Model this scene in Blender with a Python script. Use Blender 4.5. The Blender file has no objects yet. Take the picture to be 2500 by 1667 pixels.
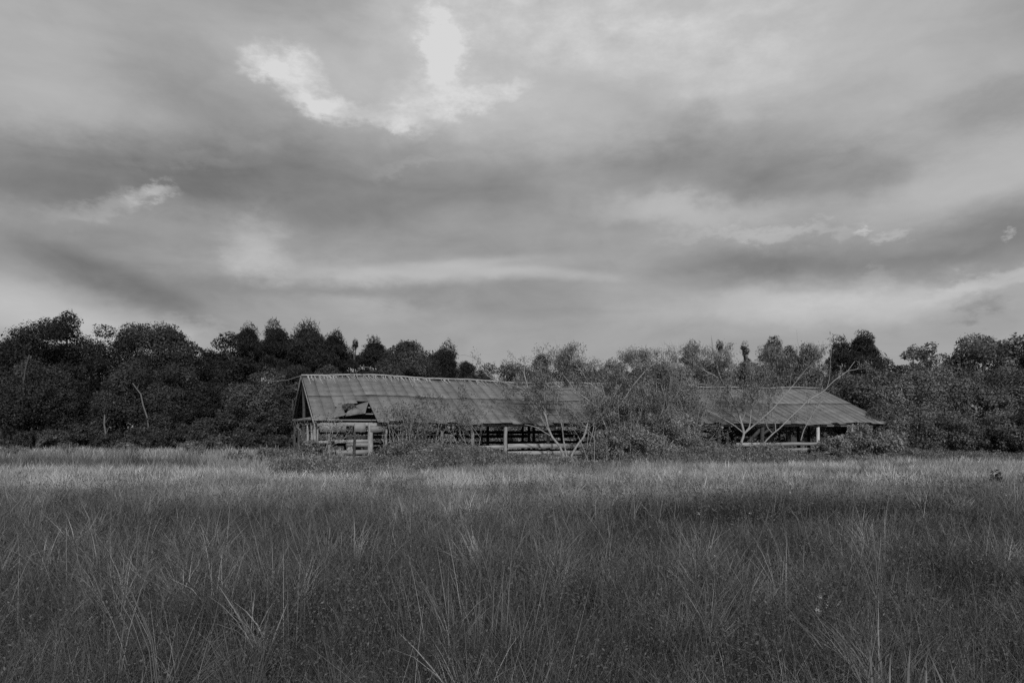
import bpy, math
import numpy as np
R = math.radians
C = bpy.context.scene.collection
S = bpy.context.scene
RNG = np.random.default_rng(7)

# ------------------------------------------------------------------ camera
F = 1688.0            # focal length in photo pixels (2500 wide)
HZ = 1043.0           # horizon row
CAMH = 1.8
cam = bpy.data.cameras.new('camera')
cam.sensor_width = 36.0
cam.lens = 36.0 * F / 2500.0
cam.shift_y = (HZ - 833.5) / 2500.0
cam.clip_start = 0.05
cam.clip_end = 6000.0
camo = bpy.data.objects.new('camera', cam)
camo.location = (0, 0, CAMH)
camo.rotation_euler = (R(90), 0, 0)
C.objects.link(camo)
S.camera = camo

# ------------------------------------------------------------------ light
SUN_EL, SUN_AZ = 27.0, 166.0      # azimuth clockwise from +Y (the view direction): behind the camera, a little right
sun = bpy.data.lights.new('sun', 'SUN')
sun.energy = 2.5
sun.angle = R(3.0)
sun.color = (1.0, 1.0, 1.0)
so = bpy.data.objects.new('sun', sun)
so.rotation_euler = (R(90 - SUN_EL), 0, R(180 - SUN_AZ))
so.location = (-20, -30, 40)
C.objects.link(so)
S.view_settings.view_transform = 'Standard'
S.view_settings.look = 'None'
S.view_settings.exposure = 0.0
S.view_settings.gamma = 1.0
S.view_settings.use_curve_mapping = False

# ------------------------------------------------------------------ sky (clouds laid out by azimuth and elevation)
SKY_S = 0.1
W = bpy.data.worlds.new('World')
S.world = W
W.use_nodes = True
nt = W.node_tree
nt.nodes.clear()
def N(t, **k):
    n = nt.nodes.new(t)
    for a, b in k.items(): setattr(n, a, b)
    return n
def _in(sock, v):
    if v is None: return
    if isinstance(v, bpy.types.NodeSocket): nt.links.new(v, sock)
    else: sock.default_value = v
def M(op, a, b=None, c=None, clamp=False):
    n = N('ShaderNodeMath', operation=op, use_clamp=clamp)
    _in(n.inputs[0], a); _in(n.inputs[1], b); _in(n.inputs[2], c)
    return n.outputs[0]
def noise(vec, scale, detail=5.0, rough=0.55, dist=0.0):
    n = N('ShaderNodeTexNoise', noise_dimensions='3D')
    _in(n.inputs['Vector'], vec); n.inputs['Scale'].default_value = scale
    n.inputs['Detail'].default_value = detail; n.inputs['Roughness'].default_value = rough
    n.inputs['Distortion'].default_value = dist
    return n
tc = N('ShaderNodeTexCoord')
sx = N('ShaderNodeSeparateXYZ'); nt.links.new(tc.outputs['Generated'], sx.inputs[0])
azr = M('ARCTAN2', sx.outputs[0], sx.outputs[1])
elr = M('ARCSINE', sx.outputs[2])
az = M('MULTIPLY', azr, 57.2958)
el = M('MULTIPLY', elr, 57.2958)
cv = N('ShaderNodeCombineXYZ')
nt.links.new(M('MULTIPLY', azr, 1.0), cv.inputs[0]); nt.links.new(M('MULTIPLY', elr, 1.9), cv.inputs[1])
V3 = cv.outputs[0]
def sep(n):
    s = N('ShaderNodeSeparateXYZ'); nt.links.new(n.outputs['Color'], s.inputs[0]); return s.outputs
wa = sep(noise(V3, 4.0, 4.0, 0.55)); wb = sep(noise(V3, 15.0, 8.0, 0.66))
wc = sep(noise(V3, 42.0, 6.0, 0.6))
def warp(c, i, A, B):
    t = M('MULTIPLY', M('SUBTRACT', wa[i], 0.5), A)
    t = M('ADD', t, M('MULTIPLY', M('SUBTRACT', wb[i], 0.5), B))
    return M('ADD', c, t)
azm, elm = warp(az, 0, 3.0, 1.5), warp(el, 1, 1.2, 0.8)         # calm streaks
azs, els = warp(az, 0, 9.0, 5.0), warp(el, 1, 4.5, 3.0)     # soft masses
azh, elh = warp(az, 0, 1.2, 4.6), warp(el, 1, 1.0, 4.4)
azh = M('ADD', azh, M('MULTIPLY', M('SUBTRACT', wc[0], 0.5), 1.8)); elh = M('ADD', elh, M('MULTIPLY', M('SUBTRACT', wc[1], 0.5), 1.8))      # ragged bright gaps
def angles(px, py):
    u, v = px - 1250.0, HZ - py
    return math.degrees(math.atan2(u, F)), math.degrees(math.atan2(v, math.hypot(F, u)))
def blob(px, py, rx, ry, rot, amp, soft, hard=False):
    a0, e0 = angles(px, py)
    a1, _ = angles(px + rx, py); a2, _ = angles(px - rx, py)
    _, e1 = angles(px, py - ry); _, e2 = angles(px, py + ry)
    ra, re = abs(a1 - a2) / 2, abs(e1 - e2) / 2
    da = M('SUBTRACT', (azs, azh, azm)[int(hard)], a0); de = M('SUBTRACT', (els, elh, elm)[int(hard)], e0)
    c, s = math.cos(R(-rot)), math.sin(R(-rot))
    qx = M('MULTIPLY', M('ADD', M('MULTIPLY', da, c), M('MULTIPLY', de, s)), 1 / ra)
    qy = M('MULTIPLY', M('SUBTRACT', M('MULTIPLY', de, c), M('MULTIPLY', da, s)), 1 / re)
    d = M('SQRT', M('ADD', M('MULTIPLY', qx, qx), M('MULTIPLY', qy, qy)))
    mr = N('ShaderNodeMapRange', interpolation_type='SMOOTHSTEP')
    nt.links.new(d, mr.inputs[0])
    mr.inputs[1].default_value = 1 + soft; mr.inputs[2].default_value = max(0.0, 1 - soft)
    mr.inputs[3].default_value = 0.0; mr.inputs[4].default_value = amp
    return mr.outputs[0]
BLOBS = [ # px, py, rx, ry, rotation (down to the right), amount of light, softness, ragged
 (716, 188, 96, 58, 26, .21, .5, True), (668, 165, 62, 46, 10, .16, .6, True), (775, 250, 70, 30, 15, .12, .7, True),
 (1082, 135, 50, 92, -4, .20, .5, True), (1108, 130, 40, 50, 0, .10, .6, True), (1060, 70, 44, 52, 0, .10, .6, True), (1085, 235, 80, 44, -20, .10, .8, True),
 (870, 270, 120, 22, 3, .12, .8, True), (1185, 232, 95, 22, -9, .14, .8, True), (985, 285, 34, 22, 0, .12, .8, True), (990, 245, 60, 40, -20, .08, .8, True),
 (720, 180, 190, 110, 20, .06, .9, False), (1080, 150, 150, 170, 0, .06, .9, False),
 (930, 150, 260, 110, 0, .07, .6, False),
 (1560, 110, 520, 230, 0, .22, .7, False), (1250, 30, 300, 90, 0, .10, .8, False), (2100, 240, 420, 120, 0, .09, .8, False),
 (1900, 40, 420, 60, 0, .05, .8, False), (60, 150, 260, 170, 0, .08, .8, False), (1350, 210, 200, 40, 12, -.05, .8, False),
 (1420, 350, 170, 60, 15, .03, .9, False),
 (250, 405, 480, 90, -6, -.13, .75, False), (900, 450, 560, 120, -8, -.09, .75, False), (330, 640, 430, 100, 8, -.11, .8, False),
 (330, 712, 210, 40, 20, -.10, .7, 2), (920, 715, 180, 30, -2, -.08, .7, False), (560, 270, 220, 90, 20, -.04, .8, False),
 (1100, 560, 400, 90, 0, -.04, .9, False),
 (368, 482, 48, 20, -18, .17, .7, True), (285, 505, 120, 24, -18, .09, .8, True), (200, 550, 260, 50, -5, .06, .9, False),
 (450, 395, 130, 22, -8, .05, .9, True), (620, 610, 60, 60, -40, .13, .9, True), (640, 662, 210, 34, 0, .10, .9, False), (1000, 400, 90, 12, -15, .04, .9, True),
 (1090, 664, 250, 24, -5, .13, .8, 2), (1330, 668, 150, 13, 3, .11, .8, 2), (1150, 640, 150, 9, -4, .05, .8, 2),
 (90, 770, 330, 60, 10, .13, .8, 2), (480, 800, 100, 18, 5, .05, .8, True), (800, 770, 200, 24, 0, .04, .8, False),
 (1780, 330, 270, 84, -8, -.16, .7, False), (1960, 415, 190, 56, 0, -.10, .7, False), (2440, 250, 170, 50, 0, -.08, .8, False), (1600, 250, 130, 40, 10, -.06, .8, False),
 (1640, 20, 110, 26, 0, -.09, .8, False), (1860, 32, 120, 26, 0, -.07, .8, False),
 (1660, 508, 200, 34, 4, .12, .8, False), (2350, 440, 260, 80, -14, .11, .8, False), (1870, 572, 190, 16, 2, .10, .8, True),
 (2108, 562, 22, 10, -10, .16, .9, True), (2180, 576, 34, 12, 0, .10, .9, True), (2455, 564, 12, 8, -30, .14, .9, True),
 (2250, 608, 560, 66, -2, -.13, .7, 2), (2260, 660, 300, 34, 3, -.05, .8, False), (1800, 640, 200, 30, 0, -.06, .8, False),
 (2010, 728, 230, 50, 0, .12, .8, 2), (1980, 750, 420, 46, 0, .10, .8, False), (2430, 692, 190, 16, -8, .11, .7, False),
 (2385, 760, 54, 24, 0, -.10, .7, True), (2130, 676, 36, 16, 0, .06, .7, True), (1260, 730, 200, 90, 0, -.07, .9, False),
]
acc = None
for b in BLOBS:
    o = blob(*b)
    acc = o if acc is None else M('ADD', acc, o)
streak = N('ShaderNodeMapping'); nt.links.new(V3, streak.inputs[0]); streak.inputs['Scale'].default_value = (1, 2.2, 1); streak.inputs['Rotation'].default_value = (0, 0, 0.12)
n1 = noise(streak.outputs[0], 3.4, 6.0, 0.52, 0.5); n2 = noise(V3, 9.0, 7.0, 0.58, 0.6)
val = M('ADD', acc, 0.352)
val = M('ADD', val, M('MULTIPLY', M('SUBTRACT', n1.outputs['Fac'], 0.5), 0.19))
val = M('ADD', val, M('MULTIPLY', M('SUBTRACT', n2.outputs['Fac'], 0.5), 0.13))
hi = M('MAXIMUM', M('SUBTRACT', val, 0.46), 0.0)      # the bright breaks keep some cloud texture
val = M('ADD', val, M('MULTIPLY', hi, M('SUBTRACT', M('MULTIPLY', M('SUBTRACT', wb[2], 0.5), 2.4), 0.25)))
val = M('MINIMUM', M('MAXIMUM', val, 0.08), 0.70)
val = M('MULTIPLY', val, 1.0 / SKY_S)
sky = N('ShaderNodeTexSky', sky_type='NISHITA')
sky.sun_disc = False; sky.sun_elevation = R(SUN_EL); sky.sun_rotation = R(SUN_AZ)
bw = N('ShaderNodeRGBToBW'); nt.links.new(sky.outputs[0], bw.inputs[0])
lum = M('ADD', M('MULTIPLY', M('MINIMUM', bw.outputs[0], 6.0), 0.06), M('MULTIPLY', val, 0.95))
cc = N('ShaderNodeCombineColor')
for i in range(3): nt.links.new(lum, cc.inputs[i])
bg = N('ShaderNodeBackground'); nt.links.new(cc.outputs[0], bg.inputs[0]); bg.inputs[1].default_value = SKY_S
ow = N('ShaderNodeOutputWorld'); nt.links.new(bg.outputs[0], ow.inputs[0])

# ------------------------------------------------------------------ helpers
def sstep(a, b, t):
    t = np.clip((t - a) / (b - a), 0, 1); return t * t * (3 - 2 * t)
def vnoise(x, y, seed=0):
    xi, yi = np.floor(x).astype(np.int64), np.floor(y).astype(np.int64)
    fx, fy = x - xi, y - yi
    fx, fy = fx * fx * (3 - 2 * fx), fy * fy * (3 - 2 * fy)
    def h(a, b):
        v = (a * 374761393 + b * 668265263 + seed * 974711) & 0x7fffffff
        v = ((v ^ (v >> 13)) * 1274126177) & 0x7fffffff
        return ((v ^ (v >> 16)) & 0xffff) / 65535.0
    return (h(xi, yi) * (1 - fx) + h(xi + 1, yi) * fx) * (1 - fy) + (h(xi, yi + 1) * (1 - fx) + h(xi + 1, yi + 1) * fx) * fy
def fbm(x, y, seed=0, o=3):
    s, a, t = 0, .5, 0
    for k in range(o):
        s = s + a * vnoise(x * 2 ** k, y * 2 ** k, seed + k); t += a; a *= .5
    return s / t
def ground_z(x, y):
    x, y = np.asarray(x, float), np.asarray(y, float)
    return -0.55 * sstep(20, 55, y) + 0.10 * (fbm(x * .12 + 40, y * .12 + 40, 3, 2) - .5) * sstep(2, 10, np.hypot(x, y))
def at(px, py, Y):
    return np.array([(px - 1250.0) / F * Y, Y, CAMH - (py - HZ) / F * Y])

def material(name, tone=0.2, rough=0.8, attr=False, trans=0.0, var=0.3, scale=6.0, stretch=(1, 1, 1), bump=0.0, metal=0.0, spec=0.3, dark=None, detail=6.0):
    m = bpy.data.materials.new(name); m.use_nodes = True
    t = m.node_tree; t.nodes.clear()
    out = t.nodes.new('ShaderNodeOutputMaterial')
    p = t.nodes.new('ShaderNodeBsdfPrincipled')
    p.inputs['Roughness'].default_value = rough; p.inputs['Metallic'].default_value = metal
    p.inputs['Specular IOR Level'].default_value = spec
    tx = t.nodes.new('ShaderNodeTexCoord'); mp = t.nodes.new('ShaderNodeMapping')
    t.links.new(tx.outputs['Object'], mp.inputs[0]); mp.inputs['Scale'].default_value = stretch
    nz = t.nodes.new('ShaderNodeTexNoise'); t.links.new(mp.outputs[0], nz.inputs['Vector'])
    nz.inputs['Scale'].default_value = scale; nz.inputs['Detail'].default_value = detail; nz.inputs['Roughness'].default_value = .65
    mr = t.nodes.new('ShaderNodeMapRange'); t.links.new(nz.outputs['Fac'], mr.inputs[0])
    mr.inputs[1].default_value = .3; mr.inputs[2].default_value = .7
    mr.inputs[3].default_value = 1 - var; mr.inputs[4].default_value = 1 + var
    mu = t.nodes.new('ShaderNodeMath'); mu.operation = 'MULTIPLY'; t.links.new(mr.outputs[0], mu.inputs[0])
    if attr:
        at_ = t.nodes.new('ShaderNodeAttribute'); at_.attribute_name = 'tone'; t.links.new(at_.outputs['Fac'], mu.inputs[1])
    else:
        mu.inputs[1].default_value = tone
    cb = t.nodes.new('ShaderNodeCombineColor')
    for i in range(3): t.links.new(mu.outputs[0], cb.inputs[i])
    t.links.new(cb.outputs[0], p.inputs['Base Color'])
    if bump:
        b = t.nodes.new('ShaderNodeBump'); b.inputs['Strength'].default_value = bump; b.inputs['Distance'].default_value = .02
        t.links.new(nz.outputs['Fac'], b.inputs['Height']); t.links.new(b.outputs[0], p.inputs['Normal'])
    if trans:
        tr = t.nodes.new('ShaderNodeBsdfTranslucent'); t.links.new(cb.outputs[0], tr.inputs[0])
        mx = t.nodes.new('ShaderNodeMixShader'); mx.inputs[0].default_value = trans
        t.links.new(p.outputs[0], mx.inputs[1]); t.links.new(tr.outputs[0], mx.inputs[2]); t.links.new(mx.outputs[0], out.inputs[0])
    else:
        t.links.new(p.outputs[0], out.inputs[0])
    return m, t, p, nz, mu, cb
MAT = {}
MAT['leaf'] = material('leaf', attr=True, trans=.22, var=.15, rough=.6, spec=.25)[0]
MAT['grass'] = material('grass', attr=True, trans=.25, var=.1, rough=.6, spec=.2)[0]
MAT['bark'] = material('bark', .07, .9, var=.45, scale=9, stretch=(1, 1, .25), bump=.6)[0]
MAT['pale_bark'] = material('pale_bark', .29, .8, var=.3, scale=14, stretch=(1, 1, .3), bump=.3)[0]
MAT['dull_bark'] = material('dull_bark', .13, .9, var=.4, scale=10, stretch=(1, 1, .3), bump=.4)[0]
MAT['soil'] = material('soil', .035, .95, var=.5, scale=1.2, bump=.5)[0]
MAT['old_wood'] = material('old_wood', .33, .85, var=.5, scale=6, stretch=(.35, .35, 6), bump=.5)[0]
MAT['old_post'] = material('old_post', .28, .85, var=.45, scale=7, stretch=(5, 5, .5), bump=.5)[0]
MAT['pale_post'] = material('pale_post', .55, .8, var=.35, scale=7, stretch=(5, 5, .5), bump=.4)[0]
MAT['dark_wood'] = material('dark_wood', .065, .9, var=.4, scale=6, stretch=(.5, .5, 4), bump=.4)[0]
MAT['pale_board'] = material('pale_board', .25, .8, var=.4, scale=3, stretch=(.3, .3, 5), bump=.3)[0]

def roof_material():
    m, t, p, nz, mu, cb = material('old_roof_metal', .17, .62, var=.22, scale=3.5, metal=0.0, spec=.3, bump=.05, detail=8)
    # rust blotches and streaks running down the slope (roof local axes in UV: u along, v down)
    uv = t.nodes.new('ShaderNodeUVMap'); mp = t.nodes.new('ShaderNodeMapping'); t.links.new(uv.outputs[0], mp.inputs[0])
    mp.inputs['Scale'].default_value = (7.0, .6, 1)
    n = t.nodes.new('ShaderNodeTexNoise'); n.inputs['Scale'].default_value = 1.0; n.inputs['Detail'].default_value = 8; n.inputs['Roughness'].default_value = .7
    t.links.new(mp.outputs[0], n.inputs['Vector'])
    r = t.nodes.new('ShaderNodeMapRange'); t.links.new(n.outputs['Fac'], r.inputs[0]); r.inputs[1].default_value = .35; r.inputs[2].default_value = .68; r.inputs[3].default_value = .88; r.inputs[4].default_value = 1.14
    mp2 = t.nodes.new('ShaderNodeMapping'); t.links.new(uv.outputs[0], mp2.inputs[0]); mp2.inputs['Scale'].default_value = (.45, 2.2, 1)
    n2 = t.nodes.new('ShaderNodeTexNoise'); n2.inputs['Scale'].default_value = 1.0; n2.inputs['Detail'].default_value = 6; t.links.new(mp2.outputs[0], n2.inputs['Vector'])
    r2 = t.nodes.new('ShaderNodeMapRange'); t.links.new(n2.outputs['Fac'], r2.inputs[0]); r2.inputs[1].default_value = .35; r2.inputs[2].default_value = .65; r2.inputs[3].default_value = .85; r2.inputs[4].default_value = 1.15
    a = t.nodes.new('ShaderNodeMath'); a.operation = 'MULTIPLY'; t.links.new(r.outputs[0], a.inputs[0]); t.links.new(r2.outputs[0], a.inputs[1])
    b = t.nodes.new('ShaderNodeMath'); b.operation = 'MULTIPLY'; t.links.new(mu.outputs[0], b.inputs[0]); t.links.new(a.outputs[0], b.inputs[1])
    su = t.nodes.new('ShaderNodeSeparateXYZ'); t.links.new(uv.outputs[0], su.inputs[0])
    fl = t.nodes.new('ShaderNodeMath'); fl.operation = 'DIVIDE'; t.links.new(su.outputs[0], fl.inputs[0]); fl.inputs[1].default_value = .65
    f2 = t.nodes.new('ShaderNodeMath'); f2.operation = 'FLOOR'; t.links.new(fl.outputs[0], f2.inputs[0])
    wn = t.nodes.new('ShaderNodeTexWhiteNoise'); wn.noise_dimensions = '1D'; t.links.new(f2.outputs[0], wn.inputs['W'])
    r3 = t.nodes.new('ShaderNodeMapRange'); t.links.new(wn.outputs['Value'], r3.inputs[0]); r3.inputs[3].default_value = .84; r3.inputs[4].default_value = 1.16
    e = t.nodes.new('ShaderNodeMath'); e.operation = 'MULTIPLY'; t.links.new(b.outputs[0], e.inputs[0]); t.links.new(r3.outputs[0], e.inputs[1])
    for i in range(3): t.links.new(e.outputs[0], cb.inputs[i])
    return m
MAT['dry_vine'] = material('dry_vine', .5, .9, var=.3)[0]
MAT['roof'] = roof_material()
MAT['sheet'] = material('bent_sheet', .16, .6, var=.3, scale=5, bump=.1)[0]

def mesh_np(name, V, quads=None, tris=None, tone=None, uv=None):
    me = bpy.data.meshes.new(name)
    V = np.asarray(V, np.float32)
    q = np.zeros((0, 4), np.int32) if quads is None or len(quads) == 0 else np.asarray(quads, np.int32)
    t = np.zeros((0, 3), np.int32) if tris is None or len(tris) == 0 else np.asarray(tris, np.int32)
    loops = np.concatenate([q.ravel(), t.ravel()])
    starts = np.concatenate([np.arange(len(q)) * 4, len(q) * 4 + np.arange(len(t)) * 3]).astype(np.int32)
    me.vertices.add(len(V)); me.vertices.foreach_set('co', V.ravel())
    me.loops.add(len(loops)); me.loops.foreach_set('vertex_index', loops)
    me.polygons.add(len(starts)); me.polygons.foreach_set('loop_start', starts)
    if tone is not None:
        a = me.attributes.new('tone', 'FLOAT', 'POINT'); a.data.foreach_set('value', np.asarray(tone, np.float32))
    if uv is not None:
        l = me.uv_layers.new(name='UVMap'); l.data.foreach_set('uv', np.asarray(uv, np.float32)[loops].ravel())
    me.update(calc_edges=True)
    return me
def top(name, me, label=None, cat=None, group=None, kind=None, loc=(0, 0, 0), mat=None):
    o = bpy.data.objects.new(name, me); C.objects.link(o); o.location = loc
    if me is not None and mat: me.materials.append(MAT[mat])
    if label: o['label'] = label
    if cat: o['category'] = cat
    if group: o['group'] = group
    if kind: o['kind'] = kind
    return o
WORLD_LOC = {}
def thing(name, label, cat, loc, group=None):
    o = top(name, None, label, cat, group, None, tuple(float(v) for v in loc)); WORLD_LOC[o.name] = np.array(loc, float); return o
def part(name, V, quads=None, tris=None, mat=None, parent=None, tone=None, uv=None, label=None, smooth=False):
    org = WORLD_LOC[parent.name]
    me = mesh_np(name, np.asarray(V, float) - org, quads, tris, tone, uv)
    me.materials.append(MAT[mat])
    if smooth: me.polygons.foreach_set('use_smooth', np.ones(len(me.polygons), bool))
    o = bpy.data.objects.new(name, me); C.objects.link(o); o.parent = parent; WORLD_LOC[o.name] = org
    if label: o['label'] = label
    return o
class G:                                   # geometry collector
    def __init__(s): s.V, s.Q, s.T, s.t, s.n = [], [], [], [], 0
    def add(s, V, Q=None, T=None, tone=0.1):
        V = np.asarray(V, float)
        if Q is not None and len(Q): s.Q.append(np.asarray(Q) + s.n)
        if T is not None and len(T): s.T.append(np.asarray(T) + s.n)
        s.V.append(V); s.n += len(V)
        s.t.append(np.broadcast_to(np.asarray(tone, float), (len(V),)))
    def get(s):
        return (np.concatenate(s.V), np.concatenate(s.Q) if s.Q else None, np.concatenate(s.T) if s.T else None, np.concatenate(s.t))
    def part(s, name, mat, parent, **k):
        V, Q, T, t = s.get(); return part(name, V, Q, T, mat, parent, tone=t, **k)
    def top(s, name, mat, **k):
        V, Q, T, t = s.get(); return top(name, mesh_np(name, V, Q, T, t), mat=mat, **k)
def nrm(v): return v / np.maximum(np.linalg.norm(v, axis=-1, keepdims=True), 1e-9)
def tube(g, P, rad, sides=6, tone=.3):
    P = np.asarray(P, float); rad = np.broadcast_to(np.asarray(rad, float), (len(P),))
    d = nrm(np.gradient(P, axis=0)); ref = np.array([0.31, .93, .2])
    a = nrm(np.cross(d, ref)); b = np.cross(d, a)
    th = np.linspace(0, 2 * np.pi, sides, endpoint=False)
    V = P[:, None] + rad[:, None, None] * (np.cos(th)[None, :, None] * a[:, None] + np.sin(th)[None, :, None] * b[:, None])
    n = len(P); i = np.arange(n - 1)[:, None] * sides; j = np.arange(sides)[None]; k = (j + 1) % sides
    Q = np.stack([i + j, i + k, i + sides + k, i + sides + j], -1).reshape(-1, 4)
    g.add(V.reshape(-1, 3), Q, [(n * sides - sides, n * sides - sides + 1 + q, n * sides - sides + 2 + q) for q in range(sides - 2)], tone)
def leaves(g, P, size, rng, tone, aspect=.5, droop=0.0, face=None):
    n = len(P)
    if n == 0: return
    size = np.broadcast_to(np.asarray(size, float), (n,))[:, None]
    a = nrm(rng.normal(size=(n, 3))); a[:, 2] -= droop; a = nrm(a)
    if face is None:
        b = nrm(np.cross(a, rng.normal(size=(n, 3))))
    else:                       # leaves lie roughly along the surface of their clump
        nn = nrm(face + .55 * rng.normal(size=(n, 3))); a = nrm(a - nn * np.sum(a * nn, 1, keepdims=True)); b = np.cross(nn, a)
    c = np.cross(a, b) * size * .12
    V = np.stack([P - a * size * .5, P + b * size * .5 * aspect + c, P + a * size * .5, P - b * size * .5 * aspect + c], 1).reshape(-1, 3)
    Q = np.arange(n * 4).reshape(-1, 4)
    g.add(V, Q, None, np.repeat(np.broadcast_to(tone, (n,)), 4))
def blades(g, x, y, z, h, w, lean, lean_az, curve, tone, segs=3):
    """grass blades: bent tapering strips"""
    n = len(x); az = lean_az
    t = np.linspace(0, 1, segs + 1)
    dx, dy = np.cos(az), np.sin(az)
    out = (lean[:, None] * t + curve[:, None] * t ** 2.2) * h[:, None]
    up = h[:, None] * t * np.sqrt(np.maximum(.15, 1 - (lean[:, None] + curve[:, None] * t) ** 2 * .6))
    cx = x[:, None] + out * dx[:, None]; cy = y[:, None] + out * dy[:, None]; cz = z[:, None] + up
    fa = RNG.uniform(0, np.pi, n)[:, None]
    ww = w[:, None] * (1 - t) ** .6 * .5
    ww[:, -1] = 0
    L = np.stack([cx - np.cos(fa) * ww, cy - np.sin(fa) * ww, cz], -1)
    Rr = np.stack([cx + np.cos(fa) * ww, cy + np.sin(fa) * ww, cz], -1)
    m = 2 * segs + 1
    V = np.zeros((n, m, 3)); V[:, 0:2 * segs:2] = L[:, :-1]; V[:, 1:2 * segs:2] = Rr[:, :-1]; V[:, -1] = L[:, -1]
    base = np.arange(n)[:, None] * m
    Q = []
    for k in range(segs - 1):
        Q.append(np.stack([base[:, 0] + 2 * k, base[:, 0] + 2 * k + 1, base[:, 0] + 2 * k + 3, base[:, 0] + 2 * k + 2], -1))
    T = np.stack([base[:, 0] + 2 * segs - 2, base[:, 0] + 2 * segs - 1, base[:, 0] + 2 * segs], -1)
    g.add(V.reshape(-1, 3), np.concatenate(Q) if Q else None, T, np.repeat(tone, m))

# ------------------------------------------------------------------ ground
def build_ground():
    k = 150
    u = np.linspace(-1, 1, k)
    ax = np.sinh(u * 6.2) / np.sinh(6.2) * 2500
    X, Y = np.meshgrid(ax, ax + 20)
    Z = ground_z(X, Y)
    i = (np.arange(k - 1)[:, None] * k + np.arange(k - 1)[None]).ravel()
    Q = np.stack([i, i + 1, i + k + 1, i + k], -1)
    top('ground', mesh_np('ground', np.stack([X, Y, Z], -1).reshape(-1, 3), Q), kind='structure', mat='soil')
build_ground()

# ------------------------------------------------------------------ barn
BO = np.array([-10.3, 36.0]); BT = np.array([.925, .380]); BN = np.array([-.380, .925])
BL, BW, EZ, RZ = 41.6, 6.4, 2.184, 4.965
def bp(s, d, z):
    s, d, z = np.broadcast_arrays(np.asarray(s, float), np.asarray(d, float), np.asarray(z, float))
    return np.stack([BO[0] + s * BT[0] + d * BN[0], BO[1] + s * BT[1] + d * BN[1], z], -1)
def s_at(px, d=0.0):
    k = (px - 1250.0) / F
    x0, y0 = BO + d * BN
    return (k * y0 - x0) / (BT[0] - k * BT[1])
def sag(s): return 1.5 * (.05 * np.sin(s * .35) - .05 * np.sin(s * .9 + 1) * .5 - .06 * np.exp(-((s - 20) / 7) ** 2))
def beam(g, s0, d0, z0, s1, d1, z1, w, h, tone=.3, wob=.0):
    """rectangular timber between two points in barn coordinates"""
    a, b = bp(s0, d0, z0), bp(s1, d1, z1)
    n = 4
    P = a[None] + (b - a)[None] * np.linspace(0, 1, n)[:, None]
    P[1:-1] += RNG.normal(size=(n - 2, 3)) * wob
    d = nrm(b - a); upv = np.array([0, 0, 1.0]) if abs(d[2]) < .8 else np.array([BT[0], BT[1], 0])
    sd = nrm(np.cross(d, upv)); up = np.cross(sd, d)
    rect = np.array([(-1, -1), (1, -1), (1, 1), (-1, 1)]) * .5
    V = P[:, None] + rect[None, :, 0, None] * w * sd + rect[None, :, 1, None] * h * up
    i = np.arange(n - 1)[:, None] * 4; j = np.arange(4)[None]; k = (j + 1) % 4
    Q = np.stack([i + j, i + k, i + 4 + k, i + 4 + j], -1).reshape(-1, 4)
    Q = np.concatenate([Q, [(3, 2, 1, 0), (n * 4 - 4, n * 4 - 3, n * 4 - 2, n * 4 - 1)]])
    g.add(V.reshape(-1, 3), Q, None, tone)
def one(name, mat, parent, args, label=None, **k):
    g = G(); beam(g, *args, **k); return g.part(name, mat, parent, label=label)
def gz(s, d): p = bp(s, d, 0); return float(ground_z(p[0], p[1]))

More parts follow.
